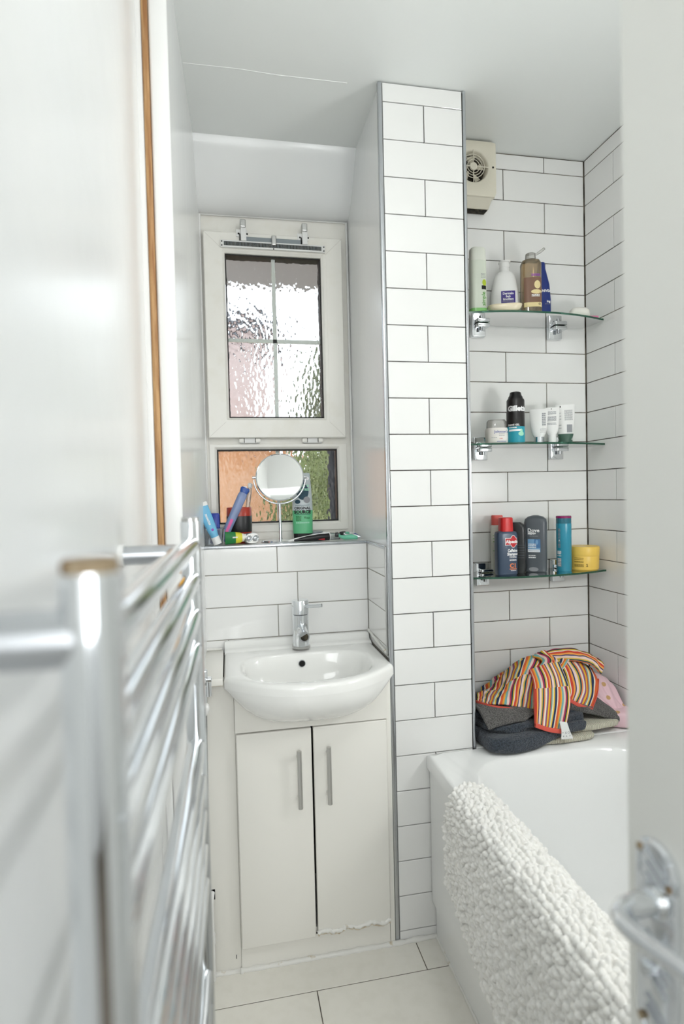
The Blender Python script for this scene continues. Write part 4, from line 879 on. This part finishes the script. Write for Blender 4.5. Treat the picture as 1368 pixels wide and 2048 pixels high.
# mint shower gel
b = Bottle('shower_gel_bottle', 'clear and mint green shower gel bottle behind the round mirror', 'bottle', (.247, 1.945, LZ), -.13,
           [(.022, .033, .017, 3), (.1, .0345, .0185, 3.2)], 'gel_mint', 'gel')
b.part('cap', [(0, .031, .016, 3), (.022, .032, .017, 3)], 'black_plastic'); b.part('body', [(.1, .0345, .0185, 3.2), (.15, .033, .017, 3), (.19, .030, .011, 2.8), (.222, .028, .005, 2.6), (.226, .026, .003, 2.6)], 'gel_pale')
b.pf += [(.15, .033, .017, 3), (.19, .030, .011, 2.8), (.222, .028, .005, 2.6)]
b.text('ORIGINAL', .0, .107, .0125, 'ink_black', .0005, sx=.92); b.text('SOURCE', .0, .094, .0150, 'ink_black', .0008, sx=.95)
for z in (.085, .1165): b.patch('rule', -.024, .024, z, z+.0015, 'ink_teal', .0005, 8, 1)
b.lines(-.022, -.004, (.078, .0735, .069, .0645), .003, 'paste_green'); b.text('V', .008, .075, .010, 'paste_green', .0006); b.lines(.012, .024, (.074, .071), .002, 'paste_green'); b.lines(-.022, .022, (.056,), .005, 'ink_mint')
b.patch('drop_print', -.018, .022, .135, .19, 'ink_teal', .0005, 24, 5, shape='ellipse'); b.patch('drop_print', -.004, .012, .17, .206, 'ink_teal', .0005, 16, 4, shape='ellipse')
b.text('MINT &', .004, .182, .0115, 'ink_mint', .0004, off=.001); b.text('TEA TREE', .004, .169, .0105, 'ink_mint', .0004, off=.001, sx=.9); b.patch('leaf_print', .004, .026, .124, .146, 'ink_grey', .0008, 16, 3, shape='ellipse'); b.patch('leaf_print', -.024, -.006, .122, .136, 'ink_teal', .0008, 16, 3, shape='ellipse')
b.patch('seal_print', .012, .024, .201, .213, 'ink_white', .0008, 16, 2, shape='ellipse')
b = Bottle('round_tin', 'flat grey round tin behind the toothbrush handle on the ledge', 'tin', (.293, 1.955, LZ), 0, [(0, .022, .022, 2), (.002, .023, .023, 2), (.018, .023, .023, 2)], 'grey_plastic')
b.part('lid', [(.018, .0238, .0238, 2), (.026, .0238, .0238, 2), (.027, .0225, .0225, 2)], 'grey_plastic')
t = thing('electric_toothbrush', 'white and black electric toothbrush handle lying across the ledge', 'toothbrush', (.262, 1.835, LZ), rot=(0, 0, .10))
m_ = MB(); m_.tube([(-.078, 0, .006), (-.05, 0, .010), (0, 0, .0135), (.04, 0, .0155), (.058, 0, .0155)], [.003, .0055, .0105, .013, .0135], 18); m_.out('handle', 'white_plastic', t, 60, True)
m_ = MB(); m_.tube([(-.06, -.003, .0075), (-.02, -.004, .011), (.02, -.004, .0135), (.055, -.003, .0150)], [.003, .0085, .0115, .0125], 18); m_.out('grip', 'black_plastic', t, 60, True)
m_ = MB(); m_.tube([(.018, -.0125, .0085), (.038, -.0135, .0075)], [.002, .0035], 10); m_.out('button', 'red_dot', t, 60, True)
m_ = MB(); m_.tube([(.058, 0, .0155), (.062, 0, .0155), (.092, 0, .0145)], [.0125, .0118, .0110], 18); m_.out('charging_end', 'clear_plastic', t, 60, True)
razor('green_razor', 'mint green razor with black rubber end lying on the ledge', (.408, 1.822, LZ), (0, 0, 2.95), 'mint', 'mint', 'black_plastic', .05)
razor('blue_razor', 'dark blue razor with chrome neck, rightmost on the window ledge', (.426, 1.855, LZ), (0, 0, 2.75), 'silver_gloss', 'brush_blue', 'black_plastic', .045)
t = thing('mint_toothpaste', 'mint and white toothpaste tube lying at the back of the ledge', 'toothpaste', (.352, 1.935, LZ), rot=(0, 0, .06))
lying(.012, [(-.045, .004, .016), (-.02, .009, .014), (.03, .0105, .0125)], 'tube', 'paste_white', t); lying(.012, [(.03, .0105, .0125), (.05, .0105, .012), (.053, .009, .009)], 'tube_end', 'mint', t); lying(.012, [(.053, .008, .008), (.072, .0078, .0078)], 'cap', 'white_plastic', t)
m_ = MB(); m_.add([(-.03, -.0125, .012), (.02, -.0135, .012), (.02, -.0105, .0205), (-.03, -.0112, .0175)], [(0, 1, 2, 3)]); m_.out('printed_band', 'mint', t, None, True)

# ------------------------------------------------------------------ towels
def catmull(P, n):
    P = [np.array(p, float) for p in P]; P = [2*P[0]-P[1]]+P+[2*P[-1]-P[-2]]; out_ = []; seg = len(P)-3
    for i in range(n+1):
        t_ = i/n*seg; k = min(int(t_), seg-1); u = t_-k; a, b2, c, d_ = P[k:k+4]
        out_.append(.5*((2*b2)+(-a+c)*u+(2*a-5*b2+4*c-d_)*u*u+(-a+3*b2-3*c+d_)*u**3))
    return out_
def vnoise(x, y, s):
    r = np.random.RandomState(s); v_ = 0
    for k in range(4):
        fx, fy, ph, am = r.uniform(.7, 1.6)*(k+1), r.uniform(.7, 1.6)*(k+1), r.uniform(0, 6), 1/(k+1)
        v_ += am*math.sin(fx*x+ph)*math.cos(fy*y+ph*1.7)
    return v_
def sheet(name, ctrl, nu, nv, material, parent, wr=.004, seed=1, thick=.006, wf=(22, 16), uvr=(0, 1, 0, 1), lump=0, swap=False):
    """cloth: ctrl[row][col] world points, wrinkled and thickened"""
    rows_ = [catmull(r, nu) for r in ctrl]; cols_ = [catmull([rows_[k][i] for k in range(len(rows_))], nv) for i in range(nu+1)]
    P = np.array([[cols_[i][j] for i in range(nu+1)] for j in range(nv+1)])
    du = np.gradient(P, axis=1); dv = np.gradient(P, axis=0); Nn = np.cross(du, dv); Nn /= (np.linalg.norm(Nn, axis=2, keepdims=True)+1e-9)
    rr = np.random.RandomState(seed)
    for j in range(nv+1):
        for i in range(nu+1):
            P[j, i] += Nn[j, i]*(wr*vnoise(i/nu*wf[0]*.35, j/nv*wf[1]*.35, seed)+lump*rr.uniform(-1, 1))
    v_ = [tuple(p) for r in P for p in r]
    f_ = [(j*(nu+1)+i, j*(nu+1)+i+1, (j+1)*(nu+1)+i+1, (j+1)*(nu+1)+i) for j in range(nv) for i in range(nu)]
    uv = [(uvr[0]+(uvr[1]-uvr[0])*i/nu, uvr[2]+(uvr[3]-uvr[2])*j/nv) for j in range(nv+1) for i in range(nu+1)]
    if swap: uv = [(b_, a_) for a_, b_ in uv]
    o_ = finish(name, v_, f_, material, parent, 180, False, uv)
    md = o_.modifiers.new('thickness', 'SOLIDIFY'); md.thickness = thick; md.offset = 0
    md2 = o_.modifiers.new('soft', 'SUBSURF'); md2.levels = 1; md2.render_levels = 1
    return o_
def cloth_mat(name, c1, c2, scale, strength, dist, kind='noise', rough=.95):
    m2 = bpy.data.materials.new(name); m2.use_nodes = True; nt2 = m2.node_tree; b2 = nt2.nodes['Principled BSDF']; b2.inputs['Roughness'].default_value = rough
    b2.inputs['Sheen Weight'].default_value = .25; b2.inputs['Specular IOR Level'].default_value = .1
    tc2 = nt2.nodes.new('ShaderNodeTexCoord')
    if kind == 'noise': n2 = nt2.nodes.new('ShaderNodeTexNoise'); n2.inputs['Scale'].default_value = scale; n2.inputs['Detail'].default_value = 4; o2 = n2.outputs['Fac']
    elif kind == 'cell': n2 = nt2.nodes.new('ShaderNodeTexVoronoi'); n2.inputs['Scale'].default_value = scale; o2 = n2.outputs['Distance']
    else: n2 = nt2.nodes.new('ShaderNodeTexWave'); n2.inputs['Scale'].default_value = scale; n2.inputs['Distortion'].default_value = .6; o2 = n2.outputs['Fac']
    nt2.links.new(tc2.outputs['Object'], n2.inputs['Vector'])
    r2 = nt2.nodes.new('ShaderNodeValToRGB'); r2.color_ramp.elements[0].position = .3; r2.color_ramp.elements[1].position = .7
    r2.color_ramp.elements[0].color = lin(c1); r2.color_ramp.elements[1].color = lin(c2); nt2.links.new(o2, r2.inputs[0]); nt2.links.new(r2.outputs[0], b2.inputs['Base Color'])
    bp2 = nt2.nodes.new('ShaderNodeBump'); bp2.inputs['Strength'].default_value = strength; bp2.inputs['Distance'].default_value = dist
    nt2.links.new(o2, bp2.inputs['Height']); nt2.links.new(bp2.outputs[0], b2.inputs['Normal']); MATS[name] = m2; return m2
cloth_mat('terry_slate', (44, 49, 56), (84, 92, 102), 260, 1, .006)
cloth_mat('waffle_grey', (72, 71, 70), (116, 114, 111), 330, .9, .003, 'cell')
cloth_mat('cream_knit', (206, 200, 178), (232, 228, 210), 55, .8, .004, 'wave')
mat('coral_hem', (226, 98, 84), .9); mat('care_white', (240, 240, 238), .7)
# pink dotted cloth
cloth_mat('pink_dots', (204, 164, 116), (240, 206, 214), 30, .05, .001, 'cell', .8)
e = MATS['pink_dots'].node_tree.nodes['Color Ramp'].color_ramp.elements if 'Color Ramp' in MATS['pink_dots'].node_tree.nodes else [n for n in MATS['pink_dots'].node_tree.nodes if n.type == 'VALTORGB'][0].color_ramp.elements
e[0].position = .20; e[1].position = .24
[n for n in MATS['pink_dots'].node_tree.nodes if n.type == 'TEX_VORONOI'][0].inputs['Randomness'].default_value = .6
# stripes
ST = [(234, 196, 76), (50, 62, 96), (236, 226, 206), (224, 104, 66), (238, 170, 70), (120, 176, 176), (236, 208, 196), (176, 60, 92), (52, 70, 74), (226, 184, 66), (240, 232, 222), (214, 80, 64), (240, 168, 86), (60, 64, 110), (238, 214, 206), (224, 190, 84), (48, 84, 96), (232, 138, 90), (238, 230, 216), (150, 92, 130), (236, 186, 62), (196, 72, 66), (120, 168, 160), (238, 226, 200)]
m2 = bpy.data.materials.new('towel_stripes'); m2.use_nodes = True; nt2 = m2.node_tree; b2 = nt2.nodes['Principled BSDF']; b2.inputs['Roughness'].default_value = .95; b2.inputs['Specular IOR Level'].default_value = .1
uvn = nt2.nodes.new('ShaderNodeUVMap'); uvn.uv_map = 'UVMap'; sx_ = nt2.nodes.new('ShaderNodeSeparateXYZ'); nt2.links.new(uvn.outputs[0], sx_.inputs[0])
gt = nt2.nodes.new('ShaderNodeMath'); gt.operation = 'GREATER_THAN'; gt.inputs[1].default_value = .58; nt2.links.new(sx_.outputs[1], gt.inputs[0])
mu = nt2.nodes.new('ShaderNodeMath'); mu.operation = 'MULTIPLY_ADD'; mu.inputs[1].default_value = .37; nt2.links.new(gt.outputs[0], mu.inputs[0]); nt2.links.new(sx_.outputs[0], mu.inputs[2])
frn = nt2.nodes.new('ShaderNodeMath'); frn.operation = 'FRACT'; nt2.links.new(mu.outputs[0], frn.inputs[0])
cr = nt2.nodes.new('ShaderNodeValToRGB'); cr.color_ramp.interpolation = 'CONSTANT'; rr_ = np.random.RandomState(5); ws = rr_.uniform(.5, 1.5, len(ST)); pos = np.concatenate([[0], np.cumsum(ws)/ws.sum()])
cr.color_ramp.elements[0].color = lin(ST[0]); cr.color_ramp.elements[1].position = pos[1]; cr.color_ramp.elements[1].color = lin(ST[1])
for k in range(2, len(ST)):
    el = cr.color_ramp.elements.new(pos[k]); el.color = lin(ST[k])
nt2.links.new(frn.outputs[0], cr.inputs[0]); nt2.links.new(cr.outputs[0], b2.inputs['Base Color'])
nz = nt2.nodes.new('ShaderNodeTexNoise'); nz.inputs['Scale'].default_value = 420; bp2 = nt2.nodes.new('ShaderNodeBump'); bp2.inputs['Strength'].default_value = .6; bp2.inputs['Distance'].default_value = .002
tc2 = nt2.nodes.new('ShaderNodeTexCoord'); nt2.links.new(tc2.outputs['Object'], nz.inputs['Vector']); nt2.links.new(nz.outputs['Fac'], bp2.inputs['Height']); nt2.links.new(bp2.outputs[0], b2.inputs['Normal'])
MATS['towel_stripes'] = m2

TZ = .533
def pad(name, outline, z0, z1, material, parent, wr=.003, seed=1, nsub=40, lump=.0):
    """a folded, rounded cloth pad: outline polygon (x,y) lofted with soft edges; z may slope: z0,z1 callables or numbers"""
    P = [np.array(p+(0,)) for p in outline]; P = catmull(P+[P[0]], nsub*1)[:-1]; c = sum(P)/len(P); rings_ = []; rr = np.random.RandomState(seed)
    for k, (sc_, h_) in enumerate(((.0, 0), (.5, 0), (.93, .0), (.985, .12), (1.0, .35), (1.0, .65), (.985, .88), (.93, 1.), (.72, 1.0), (.45, 1.), (.2, 1.), (.0, 1.))):
        rg = []
        for i, p in enumerate(P):
            q = c+(p-c)*max(sc_, .002); a_ = z0(q[0], q[1]) if callable(z0) else z0; b_ = z1(q[0], q[1]) if callable(z1) else z1
            nn = wr*vnoise(q[0]*45, q[1]*45+k, seed)+lump*rr.uniform(-1, 1)
            rg.append((q[0]+nn*.6*(sc_ > .9), q[1]+nn*.6*(sc_ > .9), a_+(b_-a_)*h_+nn*(h_ > .3)))
        rings_.append(rg)
    m3 = MB(); m3.loft(rings_); o_ = m3.out(name, material, parent, 180)
    md = o_.modifiers.new('soft', 'SUBSURF'); md.levels = 1; md.render_levels = 1
    return o_
t = thing('folded_towel', 'cream ribbed towel folded at the bottom of the towel pile', 'towel', (.99, 1.62, TZ))
pad('lower_layer', [(.80, 1.52), (.87, 1.496), (.95, 1.492), (1.03, 1.500), (1.05, 1.545), (1.10, 1.70), (.9, 1.74), (.75, 1.70)], TZ, TZ+.017, 'cream_knit', t, .001, 3)
pad('upper_layer', [(.88, 1.53), (1.0, 1.515), (1.09, 1.522), (1.14, 1.535), (1.165, 1.60), (1.15, 1.72), (.9, 1.74), (.80, 1.65)], TZ+.016, TZ+.036, 'cream_knit', t, .001, 4)
t = thing('bath_towel', 'dark slate fluffy towel folded in the towel pile, overhanging the bath', 'towel', (.86, 1.6, TZ))
pad('lower_fold', [(.690, 1.53), (.700, 1.475), (.75, 1.458), (.82, 1.466), (.90, 1.486), (.99, 1.505), (1.02, 1.53), (1.0, 1.70), (.85, 1.76), (.70, 1.70)], lambda x, y: TZ+.002+max(0, min(1, (x-.84)/.1))*.022, lambda x, y: TZ+.045+max(0, (x-.8))*.06, 'terry_slate', t, .004, 5, 60, .0012)
pad('middle_fold', [(.700, 1.545), (.73, 1.505), (.80, 1.497), (.88, 1.505), (.98, 1.518), (1.025, 1.54), (1.02, 1.70), (.85, 1.76), (.70, 1.70)], lambda x, y: TZ+.043, lambda x, y: TZ+.068, 'terry_slate', t, .005, 6, 60, .0012)
pad('upper_fold', [(.695, 1.58), (.74, 1.552), (.84, 1.548), (.96, 1.545), (1.02, 1.555), (1.02, 1.70), (.85, 1.76), (.70, 1.70)], TZ+.060, lambda x, y: TZ+.088, 'terry_slate', t, .004, 8, 60, .0012)
t = thing('waffle_towel', 'grey waffle towel folded under the striped towel', 'towel', (.9, 1.62, TZ+.1))
sheet('left_corner', [[(.695, 1.68, .626), (.78, 1.66, .640), (.88, 1.66, .65)], [(.697, 1.60, .632), (.77, 1.57, .632), (.875, 1.56, .628)], [(.698, 1.55, .626), (.757, 1.53, .624), (.86, 1.53, .612)], [(.700, 1.493, .596), (.740, 1.498, .604), (.82, 1.508, .608)]], 30, 20, 'waffle_grey', t, .002, 9, .009)
sheet('right_fold', [[(.93, 1.70, .660), (1.02, 1.70, .655), (1.10, 1.68, .640)], [(.94, 1.60, .655), (1.02, 1.60, .644), (1.12, 1.61, .606)], [(.95, 1.555, .636), (1.04, 1.552, .612), (1.150, 1.560, .572)], [(.97, 1.55, .612), (1.05, 1.546, .590), (1.150, 1.548, .555)]], 30, 20, 'waffle_grey', t, .002, 10, .016)
t = thing('dotted_cloth', 'pink cloth with gold dots at the right of the towel pile', 'cloth', (1.17, 1.65, TZ))
sheet('cloth', [[(1.09, 1.74, .67), (1.15, 1.73, .665), (1.205, 1.72, .63)], [(1.10, 1.66, .682), (1.15, 1.655, .672), (1.205, 1.65, .632)], [(1.09, 1.62, .640), (1.15, 1.61, .622), (1.208, 1.60, .590)], [(1.12, 1.60, .60), (1.17, 1.575, .575), (1.208, 1.565, .555)], [(1.13, 1.585, .562), (1.18, 1.56, .545), (1.210, 1.55, .54)]], 26, 30, 'pink_dots', t, .006, 12, .003)
pad('cloth_fold', [(1.08, 1.60), (1.15, 1.545), (1.212, 1.54), (1.212, 1.74), (1.09, 1.75)], TZ, TZ+.05, 'pink_dots', t, .003, 13)
t = thing('striped_towel', 'multicoloured striped towel with coral hem crumpled on top of the pile', 'towel', (.93, 1.62, .65))
main = [[(.80, 1.76, .62), (.88, 1.75, .672), (.96, 1.745, .712), (1.04, 1.74, .72), (1.11, 1.73, .70)],
        [(.768, 1.70, .622), (.835, 1.665, .682), (.905, 1.65, .735), (.975, 1.64, .722), (1.06, 1.65, .735)],
        [(.730, 1.64, .640), (.779, 1.60, .660), (.843, 1.585, .690), (.905, 1.58, .690), (.975, 1.585, .690)],
        [(.712, 1.60, .646), (.746, 1.565, .640), (.810, 1.55, .633), (.871, 1.54, .622), (.945, 1.55, .605)]]
sheet('drape', main, 60, 40, 'towel_stripes', t, .0045, 21, .007, (40, 26), (0, 2.3, 0, 1))
def hem(pts, r, name='hem'):
    m3 = MB(); P_ = catmull(pts, 24); m3.loft([[tuple(p+np.array(q)) for q in ((0, -.004, r*.6), (0, -.005, 0), (0, -.003, -r), (0, .003, -r), (0, .004, 0), (0, .003, r*.6))] for p in P_]); return m3.out(name, 'coral_hem', t, 50)
hem([(.710, 1.598, .640), (.746, 1.562, .634), (.810, 1.547, .626), (.871, 1.537, .614), (.905, 1.540, .604)], .007)
flap = [[(.884, 1.595, .722), (.932, 1.59, .738), (.980, 1.592, .740)], [(.872, 1.55, .700), (.926, 1.545, .704), (.976, 1.55, .702)], [(.853, 1.515, .659), (.908, 1.510, .657), (.967, 1.514, .654)], [(.837, 1.485, .603), (.876, 1.480, .589), (.931, 1.484, .576)]]
sheet('front_flap', flap, 24, 28, 'towel_stripes', t, .0015, 23, .006, (16, 14), (.10, 1.12, .2, 1))
hem([(.836, 1.484, .603), (.876, 1.479, .588), (.932, 1.483, .574)], .008)
hem([(.882, 1.594, .722), (.870, 1.549, .70), (.851, 1.514, .659), (.836, 1.484, .603)], .002, 'side_seam')
right = [[(.995, 1.655, .735), (1.062, 1.655, .728), (1.125, 1.64, .694)], [(.995, 1.60, .705), (1.055, 1.60, .700), (1.115, 1.60, .672)], [(.988, 1.565, .668), (1.040, 1.562, .658), (1.090, 1.57, .640)], [(.975, 1.548, .648), (1.013, 1.545, .625), (1.058, 1.548, .606)]]
sheet('side_flap', right, 24, 24, 'towel_stripes', t, .002, 25, .006, (16, 14), (.35, 1.2, .0, .55))
hem([(.973, 1.546, .646), (1.013, 1.543, .622), (1.058, 1.546, .603)], .007)
hem([(1.060, 1.548, .606), (1.092, 1.569, .640), (1.117, 1.598, .672)], .005)
roll = [[(.96, 1.70, .722), (1.05, 1.70, .728), (1.12, 1.67, .715), (1.145, 1.63, .690)], [(.955, 1.68, .748), (1.05, 1.67, .752), (1.115, 1.645, .742), (1.142, 1.61, .712)], [(.965, 1.655, .742), (1.05, 1.64, .746), (1.105, 1.62, .735), (1.130, 1.59, .706)], [(.98, 1.65, .725), (1.05, 1.632, .726), (1.10, 1.612, .715), (1.120, 1.588, .69)]]
sheet('rolled_edge', roll, 36, 20, 'towel_stripes', t, .003, 27, .008, (26, 10), (.0, .3, .1, .75), swap=True)
knot = [[(.93, 1.665, .742), (.965, 1.66, .755), (.985, 1.66, .742)], [(.94, 1.62, .735), (.97, 1.612, .742), (.99, 1.618, .732)], [(.905, 1.60, .712), (.945, 1.585, .722), (.985, 1.592, .724)]]
sheet('gathered_fold', knot, 20, 20, 'towel_stripes', t, .004, 29, .008, (16, 12), (.2, .75, .0, .5))
cl = sheet('care_label', [[(.905, 1.4735, .610), (.930, 1.4735, .604)], [(.909, 1.470, .585), (.936, 1.470, .581)], [(.905, 1.466, .559), (.945, 1.466, .558)]], 4, 8, 'care_white', t, 0, 30, .0006)
m_ = MB()
for s_, x_, z_, q_ in (('O', .931, .576, .009), ('X', .922, .576, .009), ('=', .913, .577, .008), ('P', .934, .567, .007), ('A', .923, .567, .007), ('#', .914, .568, .006)):
    v, f = text_geo(s_, q_, .0001); m_.add([(x_+a, 1.4655+(z_+b_-.559)*.15, z_+b_) for a, b_, _ in v], f)
m_.out('care_symbols', 'ink_grey', cl)

# ------------------------------------------------------------------ bath mat draped over the rim
t = thing('bath_mat', 'off-white chunky cotton bath mat draped over the bath edge', 'bath mat', (.53, .95, .28))
ya, ybk = 1.318, .42
# cross-section from inside the tub, over the rim, down the panel: (distance, x, z)
prof = [(.640, .485), (.622, .512), (.600, .532), (.580, .539), (.560, .541), (.540, .541), (.526, .538), (.517, .528), (.512, .512), (.509, .49), (.507, .45), (.506, .40), (.506, .35), (.506, .30), (.507, .26), (.508, .22)]
nu, nv = 270, 420
Pc = np.array(catmull([np.array((x, 0, z)) for x, z in prof], nu)); seg = np.concatenate([[0], np.cumsum(np.linalg.norm(np.diff(Pc, axis=0), axis=1))])
tan = np.gradient(Pc, axis=0); nor = np.stack([tan[:, 2], np.zeros(len(tan)), -tan[:, 0]], 1); nor /= np.linalg.norm(nor, axis=1, keepdims=True); nor *= -1 if nor[5, 2] < 0 else 1
Y = np.linspace(ya, ybk, nv+1); SS, YY = np.meshgrid(seg, Y)
cs, cy = .0118, .0135; rr = np.random.RandomState(11)
gi = np.floor(SS/cs).astype(int); gj = np.floor(YY/cy).astype(int); J1 = rr.uniform(-.40, .40, (400, 400, 2)); HR = rr.uniform(.5, 1.15, (400, 400))
best = np.full(SS.shape, 9.); hh = np.zeros(SS.shape)
for di in (-1, 0, 1):
    for dj in (-1, 0, 1):
        a_, b_ = gi+di+10, gj+dj+10; off = (a_ % 2)*.5
        cxs = (gi+di+.5+J1[a_, b_, 0]*.55)*cs; cys = (gj+dj+.5+off-.25+J1[a_, b_, 1])*cy
        dd = ((SS-cxs)/(cs*.60))**2+((YY-cys)/(cy*.60))**2; sel = dd < best; best = np.where(sel, dd, best); hh = np.where(sel, HR[a_, b_], hh)
H = .0135*hh*np.sqrt(np.clip(1-best*.80, 0, 1))-.002
V = Pc[None, :, :]+nor[None, :, :]*H[:, :, None]; V[:, :, 1] = YY
tpar = seg/seg[-1]; wav = .010*np.sin(YY*9+1)*np.clip((SS-.12)/.2, 0, 1); V[:, :, 0] -= np.abs(wav)*.9
V[:, :, 1] += .006*np.sin(SS*30)+.004*np.sin(SS*75)
# hanging length: nearer the camera it hangs a little lower
lowr = np.clip((SS-.13)/(seg[-1]-.13), 0, 1); V[:, :, 2] += lowr*(.085-.115*np.clip((ya-YY)/.35, 0, 1))*np.clip((SS-.13)/.1, 0, 1)
vv = [tuple(p) for r in V for p in r]; ff = [(j*(nu+1)+i, j*(nu+1)+i+1, (j+1)*(nu+1)+i+1, (j+1)*(nu+1)+i) for j in range(nv) for i in range(nu)]
o = finish('woven_tufts', vv, ff, 'mat_cotton', t, 180); o['kind'] = 'stuff'
B = Pc[None, :, :]-nor[None, :, :]*.0015+0*YY[:, :, None]; B = np.repeat(Pc[None, :, :], nv+1, 0)-nor[None]*.001; B[:, :, 1] = YY; B[:, :, 0] -= np.abs(wav)*.9; B[:, :, 1] += .006*np.sin(SS*30)+.004*np.sin(SS*75)
B[:, :, 2] += lowr*(.085-.115*np.clip((ya-YY)/.35, 0, 1))*np.clip((SS-.13)/.1, 0, 1)
B = B[::6, ::5]; nb, na = B.shape[0], B.shape[1]
finish('backing', [tuple(p) for r in B for p in r], [(j*na+i, j*na+i+1, (j+1)*na+i+1, (j+1)*na+i) for j in range(nb-1) for i in range(na-1)], 'mat_cotton', t, 180)
